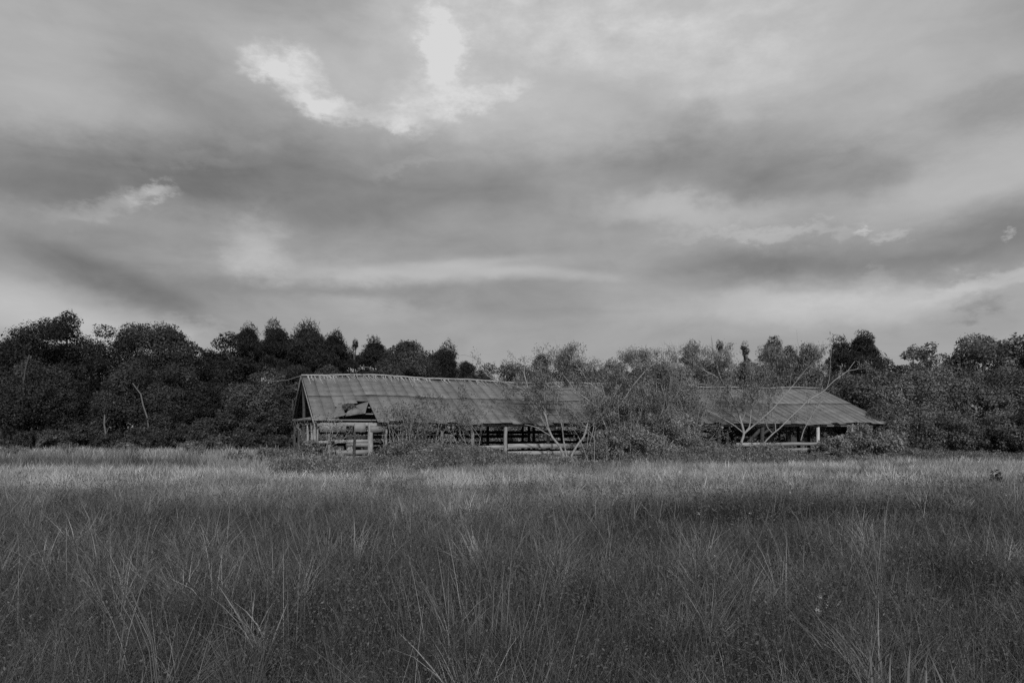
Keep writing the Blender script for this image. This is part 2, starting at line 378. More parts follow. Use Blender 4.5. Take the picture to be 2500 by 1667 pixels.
def build_barn():
    b = thing('barn', 'long open sided old barn with rusty sagging metal roof overgrown by trees', 'barn', (*bp(0, 0, gz(0, 0)),))
    sheet = .65; ns = int(round(BL / sheet)); prof = np.array([0, .010, .030, .040, .315, .322, .336, .343]) ; ph = np.array([0, .015, .015, 0, 0, .004, .004, 0])
    rng = np.random.default_rng(3)
    def slope(side):
        V, Q, UV, nv = [], [], [], 0
        for row in range(2):
            r0, r1 = (0.0, .55) if row == 0 else (.525, 1.0)
            for i in range(ns):
                ra = r0 + (rng.normal() * .018 if row == 0 else rng.normal() * .004)
                if side == 0 and row == 0 and i in (2, 3, 4): ra = (.30, .36, .41)[i - 2]     # torn away near the left end
                if side == 0 and row == 0 and i == 1: ra = .03
                rr = np.linspace(ra, r1, 6)
                ss = np.concatenate([prof, [sheet]]) + i * sheet; hh = np.concatenate([ph, [0]]) * rng.uniform(.8, 1.2)
                lift = .0 if row == 0 else .022
                tilt = rng.normal() * .016
                A, B = np.meshgrid(rr, ss, indexing='ij')
                H = np.broadcast_to(hh, A.shape) + lift * (1 - (A - r0) / (r1 - r0)) + .05 * (fbm(B * 1.3, A * 5 + 7 * row, 11 + side, 3) - .5) + tilt * (A - .5)
                ext = -.28 * (1 - A)                       # eave overhang
                d = (A * (BW + .28) - .28) if side == 0 else (2 * BW - (A * (BW + .28) - .28))
                z = EZ + (RZ - EZ) * ((A * (BW + .28) - .28) / BW) + H + sag(B) * (.4 + .6 * A)
                P = bp(np.minimum(B, BL), d, z).reshape(-1, 3)
                m = len(ss); idx = (np.arange(5)[:, None] * m + np.arange(m - 1)[None]).ravel()
                q = np.stack([idx, idx + 1, idx + m + 1, idx + m], -1) + nv
                V.append(P); Q.append(q); UV.append(np.stack([B + 13 * row, A * BW], -1).reshape(-1, 2)); nv += len(P)
        return np.concatenate(V), np.concatenate(Q), np.concatenate(UV)
    for side, lb in ((0, 'rusty front roof slope facing the field, torn near its left end'), (1, None)):
        V, Q, UV = slope(side)
        o = part('roof_slope', V, Q, None, 'roof', b, uv=UV, label=lb)
        md = o.modifiers.new('thick', 'SOLIDIFY'); md.thickness = .006; md.offset = 0
    # ridge cap
    ss = np.linspace(-.05, BL + .05, 60); prof2 = [(-.22, -.085), (-.02, .012), (.02, .012), (.22, -.085)]
    V = np.stack([bp(ss, BW + a, RZ + .065 + c + sag(ss) + .012 * np.sin(ss * 3.1)) for a, c in prof2], 1).reshape(-1, 3)
    i = (np.arange(59)[:, None] * 4 + np.arange(3)[None]).ravel()
    part('ridge_cap', V, np.stack([i, i + 1, i + 5, i + 4], -1), None, 'pale_board', b)
    # purlins under both slopes
    for side in (0, 1):
        for r in (.03, .16, .29, .42, .55, .68, .81, .94):
            d = r * BW if side == 0 else 2 * BW - r * BW
            z = EZ + (RZ - EZ) * r - .08
            for k in range(4):
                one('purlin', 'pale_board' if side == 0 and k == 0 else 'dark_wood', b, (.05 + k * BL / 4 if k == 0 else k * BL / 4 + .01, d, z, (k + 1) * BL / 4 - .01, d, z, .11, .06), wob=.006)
    # rafters and trusses
    for s in list(np.arange(.1, BL, 3.45)):
        s = float(s)
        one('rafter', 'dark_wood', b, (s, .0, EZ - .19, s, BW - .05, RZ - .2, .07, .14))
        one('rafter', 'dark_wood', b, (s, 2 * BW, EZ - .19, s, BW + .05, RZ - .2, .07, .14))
    one('tie_beam', 'pale_board', b, (.02, .15, 2.27, .02, 2 * BW - .2, 2.27, .06, .17), wob=.01)
    # barge boards at the left gable
    one('barge_board', 'pale_board', b, (-.06, -.25, EZ - .12 - .05, -.06, BW, RZ - .07, .04, .13))
    one('barge_board', 'pale_board', b, (-.06, 2 * BW + .25, EZ - .12 - .05, -.06, BW + .03, RZ - .07, .04, .13))
    # eave plates
    one('eave_plate', 'old_wood', b, (0.05, .3, EZ - .22, BL / 2, .3, EZ - .24, .10, .2), wob=.01)
    one('eave_plate', 'old_wood', b, (BL / 2 + .01, .3, EZ - .24, BL - .05, .3, EZ - .22, .10, .2), wob=.01)
    one('eave_plate', 'dark_wood', b, (0.05, 2 * BW - .3, EZ - .2, BL / 2, 2 * BW - .3, EZ - .2, .10, .26))
    one('eave_plate', 'dark_wood', b, (BL / 2 + .01, 2 * BW - .3, EZ - .2, BL - .05, 2 * BW - .3, EZ - .2, .10, .26))
    # posts
    def post(s, d, mat, w, lean=0., ztop=None, label=None):
        g0 = gz(s, d) - .1
        rr = np.random.default_rng(int(s * 10 + d * 100))
        g = G(); n = 7; t = np.linspace(0, 1, n)
        P = bp(s + lean * (t - 1) + rr.normal(size=n) * .012, d, g0 + (((EZ - .12) if ztop is None else ztop) - g0) * t)
        tube(g, P, w * .5 * (1.06 - .12 * t), 9)
        return g.part('post', mat, b, label=label)
    post(s_at(770), .35, 'old_post', .16, .03); post(s_at(779), .6, 'old_post', .10)
    post(s_at(806), .35, 'old_post', .16); post(s_at(866), .1, 'dark_wood', .15, 0, 1.55)
    post(s_at(907), .25, 'old_post', .30, .06, label='thick pale weathered post by the torn roof')
    post(s_at(947), .45, 'old_post', .16)
    for px in (1000, 1085, 1160): post(s_at(px), .45, 'old_post', .18)
    post(s_at(1239), .3, 'old_post', .22)
    for px in (1291, 1303): post(s_at(px, 4.2), 4.2, 'dark_wood', .2)
    for px in (1347, 1425, 1500, 1600, 1690): post(s_at(px), .45, 'dark_wood', .22)
    post(s_at(1765), .4, 'dark_wood', .26); post(s_at(1775, 1.2), 1.2, 'dark_wood', .26)
    post(s_at(1871), .4, 'dark_wood', .30); post(s_at(2002), .2, 'pale_post', .27, label='bright bleached post near the right end')
    post(s_at(1975, 6), 6, 'dark_wood', .24); post(s_at(2090), .4, 'old_post', .2); post(BL - .3, .4, 'old_post', .2)
    for d in (2.0, 4.0): post(.1, d, 'old_post', .15)
    for d in (6.4, 9.5, 12.4): post(.1, d, 'dark_wood', .18, 0, EZ - .1 if d > 7 else RZ - .25)
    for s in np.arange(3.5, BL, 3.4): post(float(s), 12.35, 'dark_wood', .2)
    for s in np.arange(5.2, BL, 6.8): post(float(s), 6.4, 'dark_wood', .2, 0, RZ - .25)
    # braces near the right end
    one('brace', 'dark_wood', b, (s_at(1836), .5, .70, s_at(1872), .5, 1.75, .1, .24))
    one('brace', 'dark_wood', b, (s_at(1900), .5, 1.85, s_at(1873), .5, 1.3, .1, .16))
    # front header boards in the left bay
    for x0, x1, zt, lean in ((782, 846, 2.06, .01), (866, 893, 2.08, -.02), (905, 942, 2.06, .02)):
        one('header_board', 'pale_board', b, (s_at(x0), .12, zt - .26, s_at(x1), .12, zt - .27 + lean, .03, .5), wob=.01)
    # front rails, left bay gate
    for py, h, x0, x1, mt in ((1078, .17, 818, 903, 'old_wood'), (1087, .2, 846, 903, 'pale_board'), (1105, .24, 822, 900, 'pale_board'), (1119, .2, 826, 902, 'old_wood'), (1080, .16, 775, 806, 'old_wood')):
        s0, s1 = s_at(x0), s_at(x1); z = at(x0, py, 36.6)[2]
        one('rail', mt, b, (s0, .22, z, s1, .2, z + .02, .045, h), wob=.008)
    one('brace', 'dark_wood', b, (s_at(876), .3, 1.45, s_at(893), .3, .1, .05, .09))
    # front rails, middle and right
    def rails(x0, x1, zs, mt, h=.22, d=.12):
        xs = [s_at(x0)]
        while xs[-1] < s_at(x1) - 1.5: xs.append(xs[-1] + 3.9)
        xs[-1] = s_at(x1)
        for z in zs:
            for a, c in zip(xs[:-1], xs[1:]):
                one('rail', mt, b, (a + .01, d, z + RNG.normal() * .015, c - .01, d, z + RNG.normal() * .02, .045, h * RNG.uniform(.85, 1.1)), wob=.008)
    rails(1000, 1232, (.66, .22, -.1), 'old_wood')
    rails(1241, 1500, (.69, .28, -.05), 'old_wood', .25)
    rails(1500, 1765, (.6, .1), 'dark_wood')
    rails(1800, 1890, (.64, .12), 'old_wood', .24)
    rails(1890, 2025, (.66, .24, -.16), 'pale_board', .22)
    one('rail', 'pale_board', b, (s_at(1300, 3.0), 3.0, -.02, s_at(1375, 3.0), 3.0, -.05, .05, .2))
    # left end rails
    one('rail', 'old_wood', b, (-.06, .3, .98, -.06, 4.6, .98, .05, .12)); one('rail', 'old_wood', b, (-.06, .3, .62, -.06, 5.2, .62, .06, .24))
    one('rail', 'old_wood', b, (-.06, .3, .2, -.06, 4.6, .2, .05, .16))
    # back rails and dark back boards
    xs = np.arange(.1, BL, 3.45)
    for a in xs:
        a = float(a); e = min(a + 3.43, BL - .1)
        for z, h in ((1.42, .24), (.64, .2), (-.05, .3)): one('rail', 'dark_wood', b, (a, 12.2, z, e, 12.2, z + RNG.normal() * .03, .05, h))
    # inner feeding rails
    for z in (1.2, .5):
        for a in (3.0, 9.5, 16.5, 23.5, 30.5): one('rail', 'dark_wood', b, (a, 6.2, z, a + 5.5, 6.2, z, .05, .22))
    # torn sheets, traced on the roof and lifted off it
    nrmz = nrm(np.array([BN[0] * -(RZ - EZ), BN[1] * -(RZ - EZ), BW]))
    def roofpt(px, py, lift=0.):
        dvec = np.array([(px - 1250) / F, 1.0, -(py - HZ) / F]); o = np.array([0, 0, CAMH]); p0 = bp(0, 0, EZ)
        p0 = p0 + nrmz * lift; k = np.dot(p0 - o, nrmz) / np.dot(dvec, nrmz)
        return o + dvec * k
    def torn(rows, label):
        g = G(); m = len(rows[0]); V = np.array([[roofpt(*p) for p in r] for r in rows]).reshape(-1, 3)
        i = (np.arange(len(rows) - 1)[:, None] * m + np.arange(m - 1)[None]).ravel()
        g.add(V, np.stack([i, i + 1, i + m + 1, i + m], -1))
        o = g.part('torn_sheet', 'sheet', b, label=label)
        md = o.modifiers.new('sub', 'SUBSURF'); md.subdivision_type = 'SIMPLE'; md.levels = md.render_levels = 2
        md = o.modifiers.new('thick', 'SOLIDIFY'); md.thickness = .008
    torn([[(806, 1021, .02), (822, 1018, .10), (842, 1013, .26)], [(816, 1004, .03), (828, 1001, .07), (840, 999, .16)], [(826, 985, .04), (830, 984, .04), (834, 983, .05)]], 'roof sheet bent up at its lower corner')
    torn([[(842, 1016, .05), (856, 1014, .18), (872, 1012, .12), (890, 1010, .08)], [(848, 1004, .30), (860, 997, .38), (876, 1003, .30), (888, 1007, .16)], [(856, 998, .12), (864, 993, .2), (876, 998, .22), (886, 1003, .12)]], 'crumpled strip of roofing beside the hole')
    torn([[(884, 1010, .10), (889, 1009, .18), (892, 1008, .20)], [(870, 994, .14), (886, 992, .32), (895, 995, .34)], [(866, 990, .06), (884, 984, .25), (901, 979, .40)]], 'peeled roof sheet standing up like a tent')
    return b, roofpt
barn, roofpt = build_barn()

# ------------------------------------------------------------------ trees
def crown_geo(base, H, Wd, z0f, kind, rng, tone, dens=1.0, leaf=.3, depth=None):
    """leafy crown standing on BASE: lobes of many small leaves with gaps between"""
    g = G()
    zb, zt = base[2] + H * z0f, base[2] + H
    cz, rz = (zb + zt) / 2, (zt - zb) / 2
    rx = Wd / 2; ry = depth / 2 if depth else rx
    lobes = []
    if kind == 'pine':
        n = int(44 + H * 1.6)
        for i in range(n):
            f = rng.uniform(0, 1) ** .8
            env = (math.sin(math.pi * min(1, .16 + .84 * f) ** .9) ** .7) * (1 if f < .7 else .9)
            env *= 1.08 - .55 * max(0., f - .35)
            th = rng.uniform(0, 2 * np.pi); q = rng.uniform(.3, 1) * env
            r = rx * rng.uniform(.14, .30)
            lobes.append((np.array([base[0] + math.cos(th) * q * (rx - r * .8), base[1] + math.sin(th) * q * (ry - r * .8), zb + (zt - zb - r) * f]), r, .62))
        lobes.append((np.array([base[0] + rng.normal() * .2, base[1], zt - rx * .2]), rx * .24, 1.2))
    elif kind == 'cone':
        for i in range(26):
            f = rng.uniform(0, 1); th = rng.uniform(0, 2 * np.pi); q = (1 - f) * .9 + .1; r = rx * (.18 + .22 * (1 - f))
            lobes.append((np.array([base[0] + math.cos(th) * q * rx * .7, base[1] + math.sin(th) * q * ry * .7, zb + (zt - zb - r) * f]), r, .9))
        lobes.append((np.array([base[0], base[1], zt - rx * .25]), rx * .2, 2.0))
    else:
        n = {'oak': 34, 'loose': 32, 'bush': 28}[kind]
        for i in range(n):
            v = nrm(rng.normal(size=3)); q = rng.uniform(.35, 1) ** .6
            r = min(rx, rz) * rng.uniform(.20, .46) * (.85 if kind == 'loose' else 1)
            p = np.array([base[0] + v[0] * q * (rx - r * .7), base[1] + v[1] * q * (ry - min(r, ry) * .7), cz + v[2] * q * (rz - r * .75)])
            lobes.append((p, r, rng.uniform(.7, 1)))
        for dx in (-.28, .05, .3):
            r = min(rx, rz) * rng.uniform(.22, .32)
            lobes.append((np.array([base[0] + dx * rx, base[1] + rng.normal() * .2 * ry, zt - r * .8 - abs(dx) * rz * .4]), r, .85))
    for (p, r, fl) in lobes:
        area = r * r
        k = int(dens * np.clip(area / (leaf * leaf) * (55 if kind in ('pine', 'cone') else 32), 60, 3600))
        v = nrm(rng.normal(size=(k, 3))); rad = r * (1 - .42 * rng.uniform(0, 1, k) ** 2.0) * (1 + .30 * (rng.uniform(0, 1, k) ** 3))
        # ragged lobes: push the shell in and out along a few directions
        for _ in range(9):
            ax = nrm(rng.normal(size=3)); rad *= 1 + rng.uniform(-.38, .50) * np.clip(v @ ax, 0, 1) ** 9
        st_ = np.array([rng.uniform(.75, 1.3), rng.uniform(.8, 1.2), fl * rng.uniform(.7, 1.15)])
        P = p + v * rad[:, None] * st_
        for _ in range(3):                     # loose sprays standing off the clump
            c = nrm(rng.normal(size=3) + np.array([0, 0, .5])); sel = (v @ c) > .955
            P[sel] += c * r * rng.uniform(.1, .45) * rng.uniform(0, 1, (int(sel.sum()), 1))
        lt = tone * rng.uniform(.6, 1.4) * rng.uniform(.65, 1.4, k)
        if kind in ('pine', 'cone'):
            leaves(g, P, leaf * rng.uniform(.9, 2.1, k), rng, lt, aspect=.14, droop=-.8)
        else:
            leaves(g, P, leaf * np.clip(np.exp(rng.normal(size=k) * .38) * .8, .4, 2.0), rng, lt, aspect=.62, face=nrm(v + np.array([0, 0, .25])))
    return g, lobes
def trunk_geo(base, H, r0, lobes, rng, tone=.2, n_limb=9, lean=(0, 0), sides=8):
    g = G(); n = 9; t = np.linspace(0, 1, n)
    P = base[None] + np.stack([lean[0] * t + np.cumsum(rng.normal(size=n)) * .03 * H * .1, lean[1] * t + np.cumsum(rng.normal(size=n)) * .03 * H * .1, (H * .9 + .25) * t - .25], -1)
    tube(g, P, r0 * (1 - .85 * t) + .02, sides, tone)
    if lobes:
        for i in rng.choice(len(lobes), min(n_limb, len(lobes)), replace=False):
            c, r, _ = lobes[i]
            zf = np.clip((c[2] - base[2]) / (H * .9) - .22, .12, .85)
            a = np.array([np.interp(zf, t, P[:, j]) for j in range(3)])
            q = np.linspace(0, 1, 5)[:, None]
            L = a + (c - a) * q; L[:, 2] += .12 * r * np.sin(q[:, 0] * np.pi); L[1:-1] += rng.normal(size=(3, 3)) * .08 * r
            tube(g, L, r0 * .38 * (1 - .8 * q[:, 0]) + .015, 5, tone)
    return g
SEED = [100]
def tree(px, py, wpx, Y, kind, tone, label, name='tree', cat='tree', z0f=.3, leaf=.3, dens=1.0, group=None, mat='bark', trunk_r=None, depth=None):
    SEED[0] += 1; rng = np.random.default_rng(SEED[0])
    X = (px - 1250) / F * Y; zt = CAMH - (py - HZ) / F * Y; b = np.array([X, Y, float(ground_z(X, Y))])
    H = zt - b[2]; Wd = wpx / F * Y * (((2.0 if px < 1100 else 1.6) if kind == 'pine' else 1.25) if cat == 'tree' else 1.1)
    t = thing(name, label, cat, b, group)
    g, lobes = crown_geo(b, H, Wd, z0f, kind, rng, tone, dens, leaf, depth)
    trunk_geo(b, H, trunk_r or max(.04, H * .018), lobes, rng).part('trunk' if cat == 'tree' else 'stem', mat, t)
    g.part('crown' if cat == 'tree' else 'foliage', 'leaf', t)
    return t
DK, MD, LT = .029, .064, .135  # shading of the left trees is partly put into the dark leaf tone
# px, top, width, distance, kind, leaf tone, name, label
TREES = [
 (8, 848, 150, 74, 'oak', DK, 'oak_tree', 'dark broadleaf tree cut off by the left edge of the photo'),
 (100, 780, 170, 78, 'oak', DK, 'oak_tree', 'broad dark oak with lobed crown, tall, second from the left edge'),
 (160, 757, 96, 81, 'oak', DK, 'oak_tree', 'narrow pointed dark crown rising highest in the left tree line'),
 (222, 822, 90, 84, 'loose', DK, 'oak_tree', 'small gappy crown filling the dip right of the highest pointed crown'),
 (294, 782, 150, 79, 'loose', DK, 'oak_tree', 'spreading dark tree with bits of sky showing through its crown'),
 (392, 784, 140, 77, 'oak', MD * .85, 'oak_tree', 'round topped greyer tree just left of the deep notch in the tree line'),
 (462, 828, 90, 80, 'oak', DK, 'oak_tree', 'low dark shoulder tree at the deep notch in the left tree line'),
 (515, 850, 80, 86, 'oak', DK, 'oak_tree', 'short dark crown at the bottom of the deep notch'),
 (566, 812, 100, 80, 'oak', DK, 'oak_tree', 'dark rounded tree starting the rise right of the deep notch'),
 (606, 796, 70, 83, 'pine', DK, 'pine_tree', 'pine with tufted tip, leftmost of three pines above the barn gable'),
 (640, 820, 110, 84, 'oak', DK, 'oak_tree', 'dark crown wedged between the two left pines above the gable'),
 (714, 815, 110, 84, 'oak', DK * 1.1, 'oak_tree', 'dark crown wedged between the two right pines above the gable'),
 (786, 832, 100, 86, 'oak', DK, 'oak_tree', 'dark crown between the bushy pine and the one stepping down'),
 (845, 852, 90, 90, 'oak', DK, 'oak_tree', 'low dark crown at the left foot of the slim conifer'),
 (892, 856, 80, 92, 'oak', DK, 'oak_tree', 'low dark crown at the right foot of the slim conifer'),
 (674, 792, 84, 82, 'pine', DK * 1.2, 'pine_tree', 'tall pine above the barn gable, middle of the three pines'),
 (752, 792, 100, 80, 'pine', DK * 1.3, 'pine_tree', 'tall bushy pine directly above the left end of the barn ridge'),
 (815, 814, 90, 82, 'pine', DK, 'pine_tree', 'dark pine stepping down to the right behind the barn ridge'),
 (868, 831, 48, 88, 'cone', DK, 'conifer_tree', 'slim pointed conifer standing alone in a gap behind the barn ridge'),
 (914, 827, 74, 88, 'pine', DK, 'pine_tree', 'small dark pine between the slim conifer and the wide round tree'),
 (985, 829, 140, 80, 'oak', MD, 'oak_tree', 'wide smoothly rounded grey tree behind the middle of the left roof'),
 (1044, 862, 80, 86, 'oak', DK, 'oak_tree', 'low dark crown tucked right of the wide rounded grey tree'),
 (1088, 845, 80, 92, 'pine', DK, 'pine_tree', 'dark pine with a pointed tip, last tall crown before the low stretch'),
 (1140, 882, 70, 95, 'pine', DK, 'pine_tree', 'low dark pine behind the arching seed pod branch'),
 (1192, 884, 66, 95, 'loose', MD, 'tree', 'low feathery tree right of the arching seed pod branch'),
 (1256, 884, 96, 90, 'oak', LT * .8, 'oak_tree', 'low rounded grey tree above the middle of the roof ridge'),
 (1322, 865, 72, 92, 'pine', MD * .8, 'pine_tree', 'small pine standing out left of the crooked pod tree'),
 (1400, 875, 110, 92, 'loose', MD, 'tree', 'background tree behind the crown of the crooked pod tree'),
 (1490, 884, 90, 90, 'pine', MD, 'pine_tree', 'background pine between the two pod trees'),
 (1570, 890, 90, 92, 'oak', MD, 'tree', 'background tree behind the gap above the dense thicket'),
 (1688, 838, 60, 92, 'pine', MD, 'pine_tree', 'background pine peeping over the left part of the forked pod tree'),
 (1756, 834, 54, 90, 'cone', MD * .9, 'conifer_tree', 'pointed conifer behind the forked pod tree'),
 (1818, 838, 60, 90, 'cone', MD * .8, 'conifer_tree', 'dark conifer tip between two paler tops over the forked pod tree'),
 (1886, 825, 74, 88, 'pine', MD * .8, 'pine_tree', 'round headed pine rising over the right roof, left of two smaller tops'),
 (1926, 846, 60, 88, 'pine', MD * .8, 'pine_tree', 'small round pine top squeezed between two pines over the right roof'),
 (1972, 842, 74, 86, 'pine', MD * .8, 'pine_tree', 'pine with a tufted head just left of the big double headed pine'),
 (2052, 826, 90, 80, 'pine', DK * 1.3, 'pine_tree', 'left head of the big dark pine pair over the right end of the barn'),
 (2104, 812, 116, 80, 'pine', DK * 1.3, 'pine_tree', 'biggest dark pine crown on the right, over the barn end'),
 (2172, 878, 70, 80, 'loose', MD, 'tree', 'low thin tree in the sky notch right of the biggest pine'),
 (2232, 842, 90, 66, 'loose', LT * .85, 'tree', 'loose twiggy tree at the right side of the sky notch'),
 (2262, 834, 80, 68, 'loose', LT * .7, 'tree', 'tree with an open airy top right of the sky notch'),
 (2330, 850, 100, 66, 'oak', LT * .85, 'tree', 'mid height leafy tree between the airy top and the tall right tree'),
 (2400, 806, 130, 65, 'loose', LT * .9, 'tree', 'tallest pale leafy tree near the right edge'),
 (2450, 826, 90, 66, 'loose', LT * .8, 'tree', 'leafy tree on the right shoulder of the tallest pale tree'),
 (2498, 816, 110, 64, 'oak', LT * .7, 'tree', 'leafy tree cut off by the right edge of the photo'),
]
for px, py, w, Y, k, tn, nm, lb in TREES:
    tree(px, py, w, Y, k, tn, lb, nm, z0f=.15 if k in ('oak', 'loose') else .2, leaf=.2 if k != 'pine' else .3, dens=1.0 if k != 'loose' else .8)
# understorey: px, top, width, distance, kind, tone, label
UNDER = [
 (70, 880, 190, 70, 'oak', MD * .8, 'grey understorey tree below the broad oak at far left'),
 (170, 950, 120, 71, 'oak', DK, 'dark understorey tree left of the deepest black gap'),
 (330, 900, 150, 72, 'loose', MD * .75, 'understorey tree above the pale leaning trunk'),
 (432, 885, 150, 72, 'loose', MD * .8, 'grey understorey tree under the notch in the tree line'),
 (520, 930, 120, 73, 'oak', DK, 'dark understorey tree right of the grey one under the notch'),
 (596, 930, 110, 70, 'oak', LT * .6, 'paler leafy tree left of the barn, taller of the sunlit pair'),
 (656, 900, 120, 72, 'oak', LT * .6, 'paler leafy tree just left of the barn gable'),
 (716, 930, 90, 66, 'loose', MD, 'leafy tree close behind the barn gable'),
 (800, 890, 100, 76, 'oak', LT * .6, 'paler grey tree in front of the pines, behind the ridge at left'),
 (1000, 880, 120, 74, 'oak', MD, 'grey understorey tree behind the roof below the wide rounded crown'),
 (1170, 905, 110, 74, 'loose', MD, 'low tree just showing over the ridge below the pod branch'),
 (1300, 905, 120, 72, 'oak', MD, 'low leafy tree over the ridge left of the crooked pod tree'),
 (1450, 900, 140, 70, 'loose', LT * .8, 'low leafy tree over the ridge behind the crooked pod tree'),
 (1590, 895, 130, 70, 'oak', LT * .8, 'low leafy tree behind the dense thicket'),
 (1720, 872, 130, 72, 'loose', LT * .8, 'pale leafy tree behind the left half of the forked pod tree'),
 (1830, 880, 130, 70, 'loose', LT * .8, 'pale leafy tree behind the right half of the forked pod tree'),
 (1950, 888, 130, 68, 'oak', LT * .75, 'leafy tree under the small pines over the right roof'),
 (2060, 905, 150, 64, 'oak', LT * .8, 'leafy tree filling the space under the biggest pine'),
 (2150, 905, 140, 62, 'oak', LT * .9, 'bushy tree right above the sloping right roof edge'),
]
for px, py, w, Y, k, tn, lb in UNDER:
    tree(px, py, w, Y, k, tn, lb, 'understorey_tree', z0f=.08, leaf=.19)
RIGHT = [
 (2200, 930, 150, 57, LT, 'bushy tree filling the bank right of the barn roof tip'),
 (2285, 890, 160, 58, LT * .95, 'rounded bushy tree left of the pale branched one in the right mass'),
 (2380, 905, 150, 57, LT * .9, 'bushy tree with pale bare branches inside, middle of the right mass'),
 (2470, 890, 150, 56, LT * .75, 'darker bushy tree at the right edge of the photo'),
 (2160, 985, 110, 53, LT * .8, 'low bushy tree touching the right roof tip'),
 (2240, 1010, 130, 53, LT * .8, 'low spreading shrub at the foot of the right mass, nearest the barn'),
 (2330, 1000, 140, 53.5, LT * .75, 'dark based shrub at the foot of the right mass, in its middle'),
 (2430, 1010, 140, 53, LT * .7, 'dark shrub at the foot of the right mass, near the photo edge'),
 (2510, 990, 120, 52, LT * .7, 'shrub half cut by the right photo edge at the field border'),
]
for px, py, w, Y, tn, lb in RIGHT:
    tree(px, py, w, Y, 'bush', tn * 1.2, lb, mat='pale_bark', name='bushy_tree', z0f=-.03, leaf=.16, dens=1.0)
BUSH = [
 (20, 1058, 110, 67, 'low round bush at the left edge of the photo behind the tall grass'),
 (75, 1050, 90, 67, 'grey bush second from the left edge, wide and flat topped'),
 (130, 1046, 80, 66, 'domed pale bush left of the broken snag'),
 (190, 1030, 80, 70, 'dark bush between the domed bush and the broken snag'),
 (232, 1020, 60, 69, 'upright bush against the left side of the broken snag'),
 (292, 1052, 90, 66, 'wide grey bush right of the broken snag'),
 (345, 1040, 80, 68, 'dark bush under the pale leaning trunk'),
 (400, 1044, 70, 67, 'low bush left of the spiky sapling'),
 (450, 1032, 70, 68, 'shaggy bush right of the spiky sapling'),
 (500, 1018, 80, 68, 'taller shaggy bush behind the pale round bush'),
 (536, 1060, 84, 64, 'pale round bush in front, brightest of the left bushes'),
 (590, 1045, 80, 66, 'dark ragged bush right of the pale round bush'),
 (640, 1030, 70, 64, 'upright bush nearest the barn gable'),
 (690, 1060, 80, 58, 'low bush at the corner of the barn gable'),
]
for k, (s_, wd, hh) in enumerate(((3, 4.5, 2.4), (7.5, 4.2, 2.8), (12, 5, 2.5), (16.5, 4.5, 2.9), (21, 5, 2.6), (25.5, 4.4, 3.0), (30, 5, 2.6), (34.5, 4.6, 2.9), (39, 5, 2.7))):
    q = bp(s_, 21, 0); Yq = float(q[1]); pxq = 1250 + q[0] / Yq * F; pyq = HZ - (float(ground_z(q[0], Yq)) + hh - CAMH) / Yq * F
    tree(pxq, pyq, wd / Yq * F, Yq, 'bush', LT * 1.5, 'leafy bush glimpsed through the open barn under its eave', 'bush', 'bush', z0f=0, leaf=.17, dens=.8, group='bushes behind the open barn')
for i, (px, py, w, Y, lb) in enumerate(BUSH):
    tree(px, py, w, Y, 'bush', MD * (.9 if i not in (2, 10) else 1.5), lb, 'bush', 'bush', z0f=0, leaf=.17, dens=1.1)

# background wood closing the gaps below the crowns
def wood():
    g = G(); rng = np.random.default_rng(5)
    for i in range(330):
        px = rng.uniform(-250, 2750); Y = rng.uniform(94, 108); X = (px - 1250) / F * Y
        topy = np.interp(px, [-250, 480, 560, 1000, 1150, 1600, 1900, 2150, 2300, 2750], [860, 860, 850, 870, 905, 905, 880, 890, 880, 870])
        ztop = CAMH + (HZ - topy) / F * Y
        r = rng.uniform(1.2, 2.4); z = rng.uniform(0, max(1, ztop - r))
        k = 420; v = nrm(rng.normal(size=(k, 3)))
        leaves(g, np.array([X, Y, z]) + v * (r * rng.uniform(.6, 1.1, k))[:, None], .42 * rng.uniform(.6, 1.2, k), rng, DK * .9 * rng.uniform(.6, 1.4, k), .7)
    for i in range(150):
        px = rng.uniform(-250, 2750); Y = rng.uniform(92, 108); X = (px - 1250) / F * Y
        P = np.array([[X, Y, -.8], [X + rng.normal() * .2, Y, 3], [X + rng.normal() * .4, Y, 7]])
        tube(g, P, [.16, .13, .06], 6, .1)
    g.top('background_wood', 'leaf', kind='stuff', label='dark mass of woodland behind the trees', cat='wood')
wood()

# dead wood along the left trees
def snag(name, pts, Y, r, label, mat='dull_bark', cat='dead tree'):
    P = np.array([at(a, c, Y) for a, c in pts]); rng = np.random.default_rng(len(label))
    P[0, 2] = min(P[0, 2], float(ground_z(P[0, 0], Y)) - .1)
    P[1:, 1] += rng.normal(size=len(P) - 1) * .06
    t = thing(name, label, cat, (P[0, 0], P[0, 1], float(ground_z(P[0, 0], Y))))
    g = G(); r *= .7; tube(g, P, np.linspace(r, r * .45, len(P)), 7); g.part('trunk', mat, t)
    g = G()
    for k in (-2, -3):
        a = P[k]; d = np.array([rng.normal() * .5, rng.normal() * .3, .7]); L = a + d * np.linspace(0, 1, 4)[:, None]
        tube(g, L, [r * .4, r * .3, r * .2, .01], 5)
    g.part('branch', mat, t)
snag('dead_tree', [(258, 1090), (258, 1060), (257, 1035), (256, 1012)], 66, .16, 'pale broken snag standing upright among the left bushes')
snag('dead_tree', [(366, 1075), (360, 1022), (352, 990), (344, 962), (333, 950), (325, 935)], 69, .13, 'pale thin trunk leaning left in front of the dark trees')
snag('dead_tree', [(56, 1075), (56, 980), (58, 930), (62, 895), (70, 865)], 68, .14, 'bare grey forked trunk at far left below the broad oak', 'bark')
snag('dead_tree', [(410, 1075), (411, 1010), (412, 975), (414, 945)], 69.5, .10, 'thin straight grey trunk right of the leaning one', 'bark')

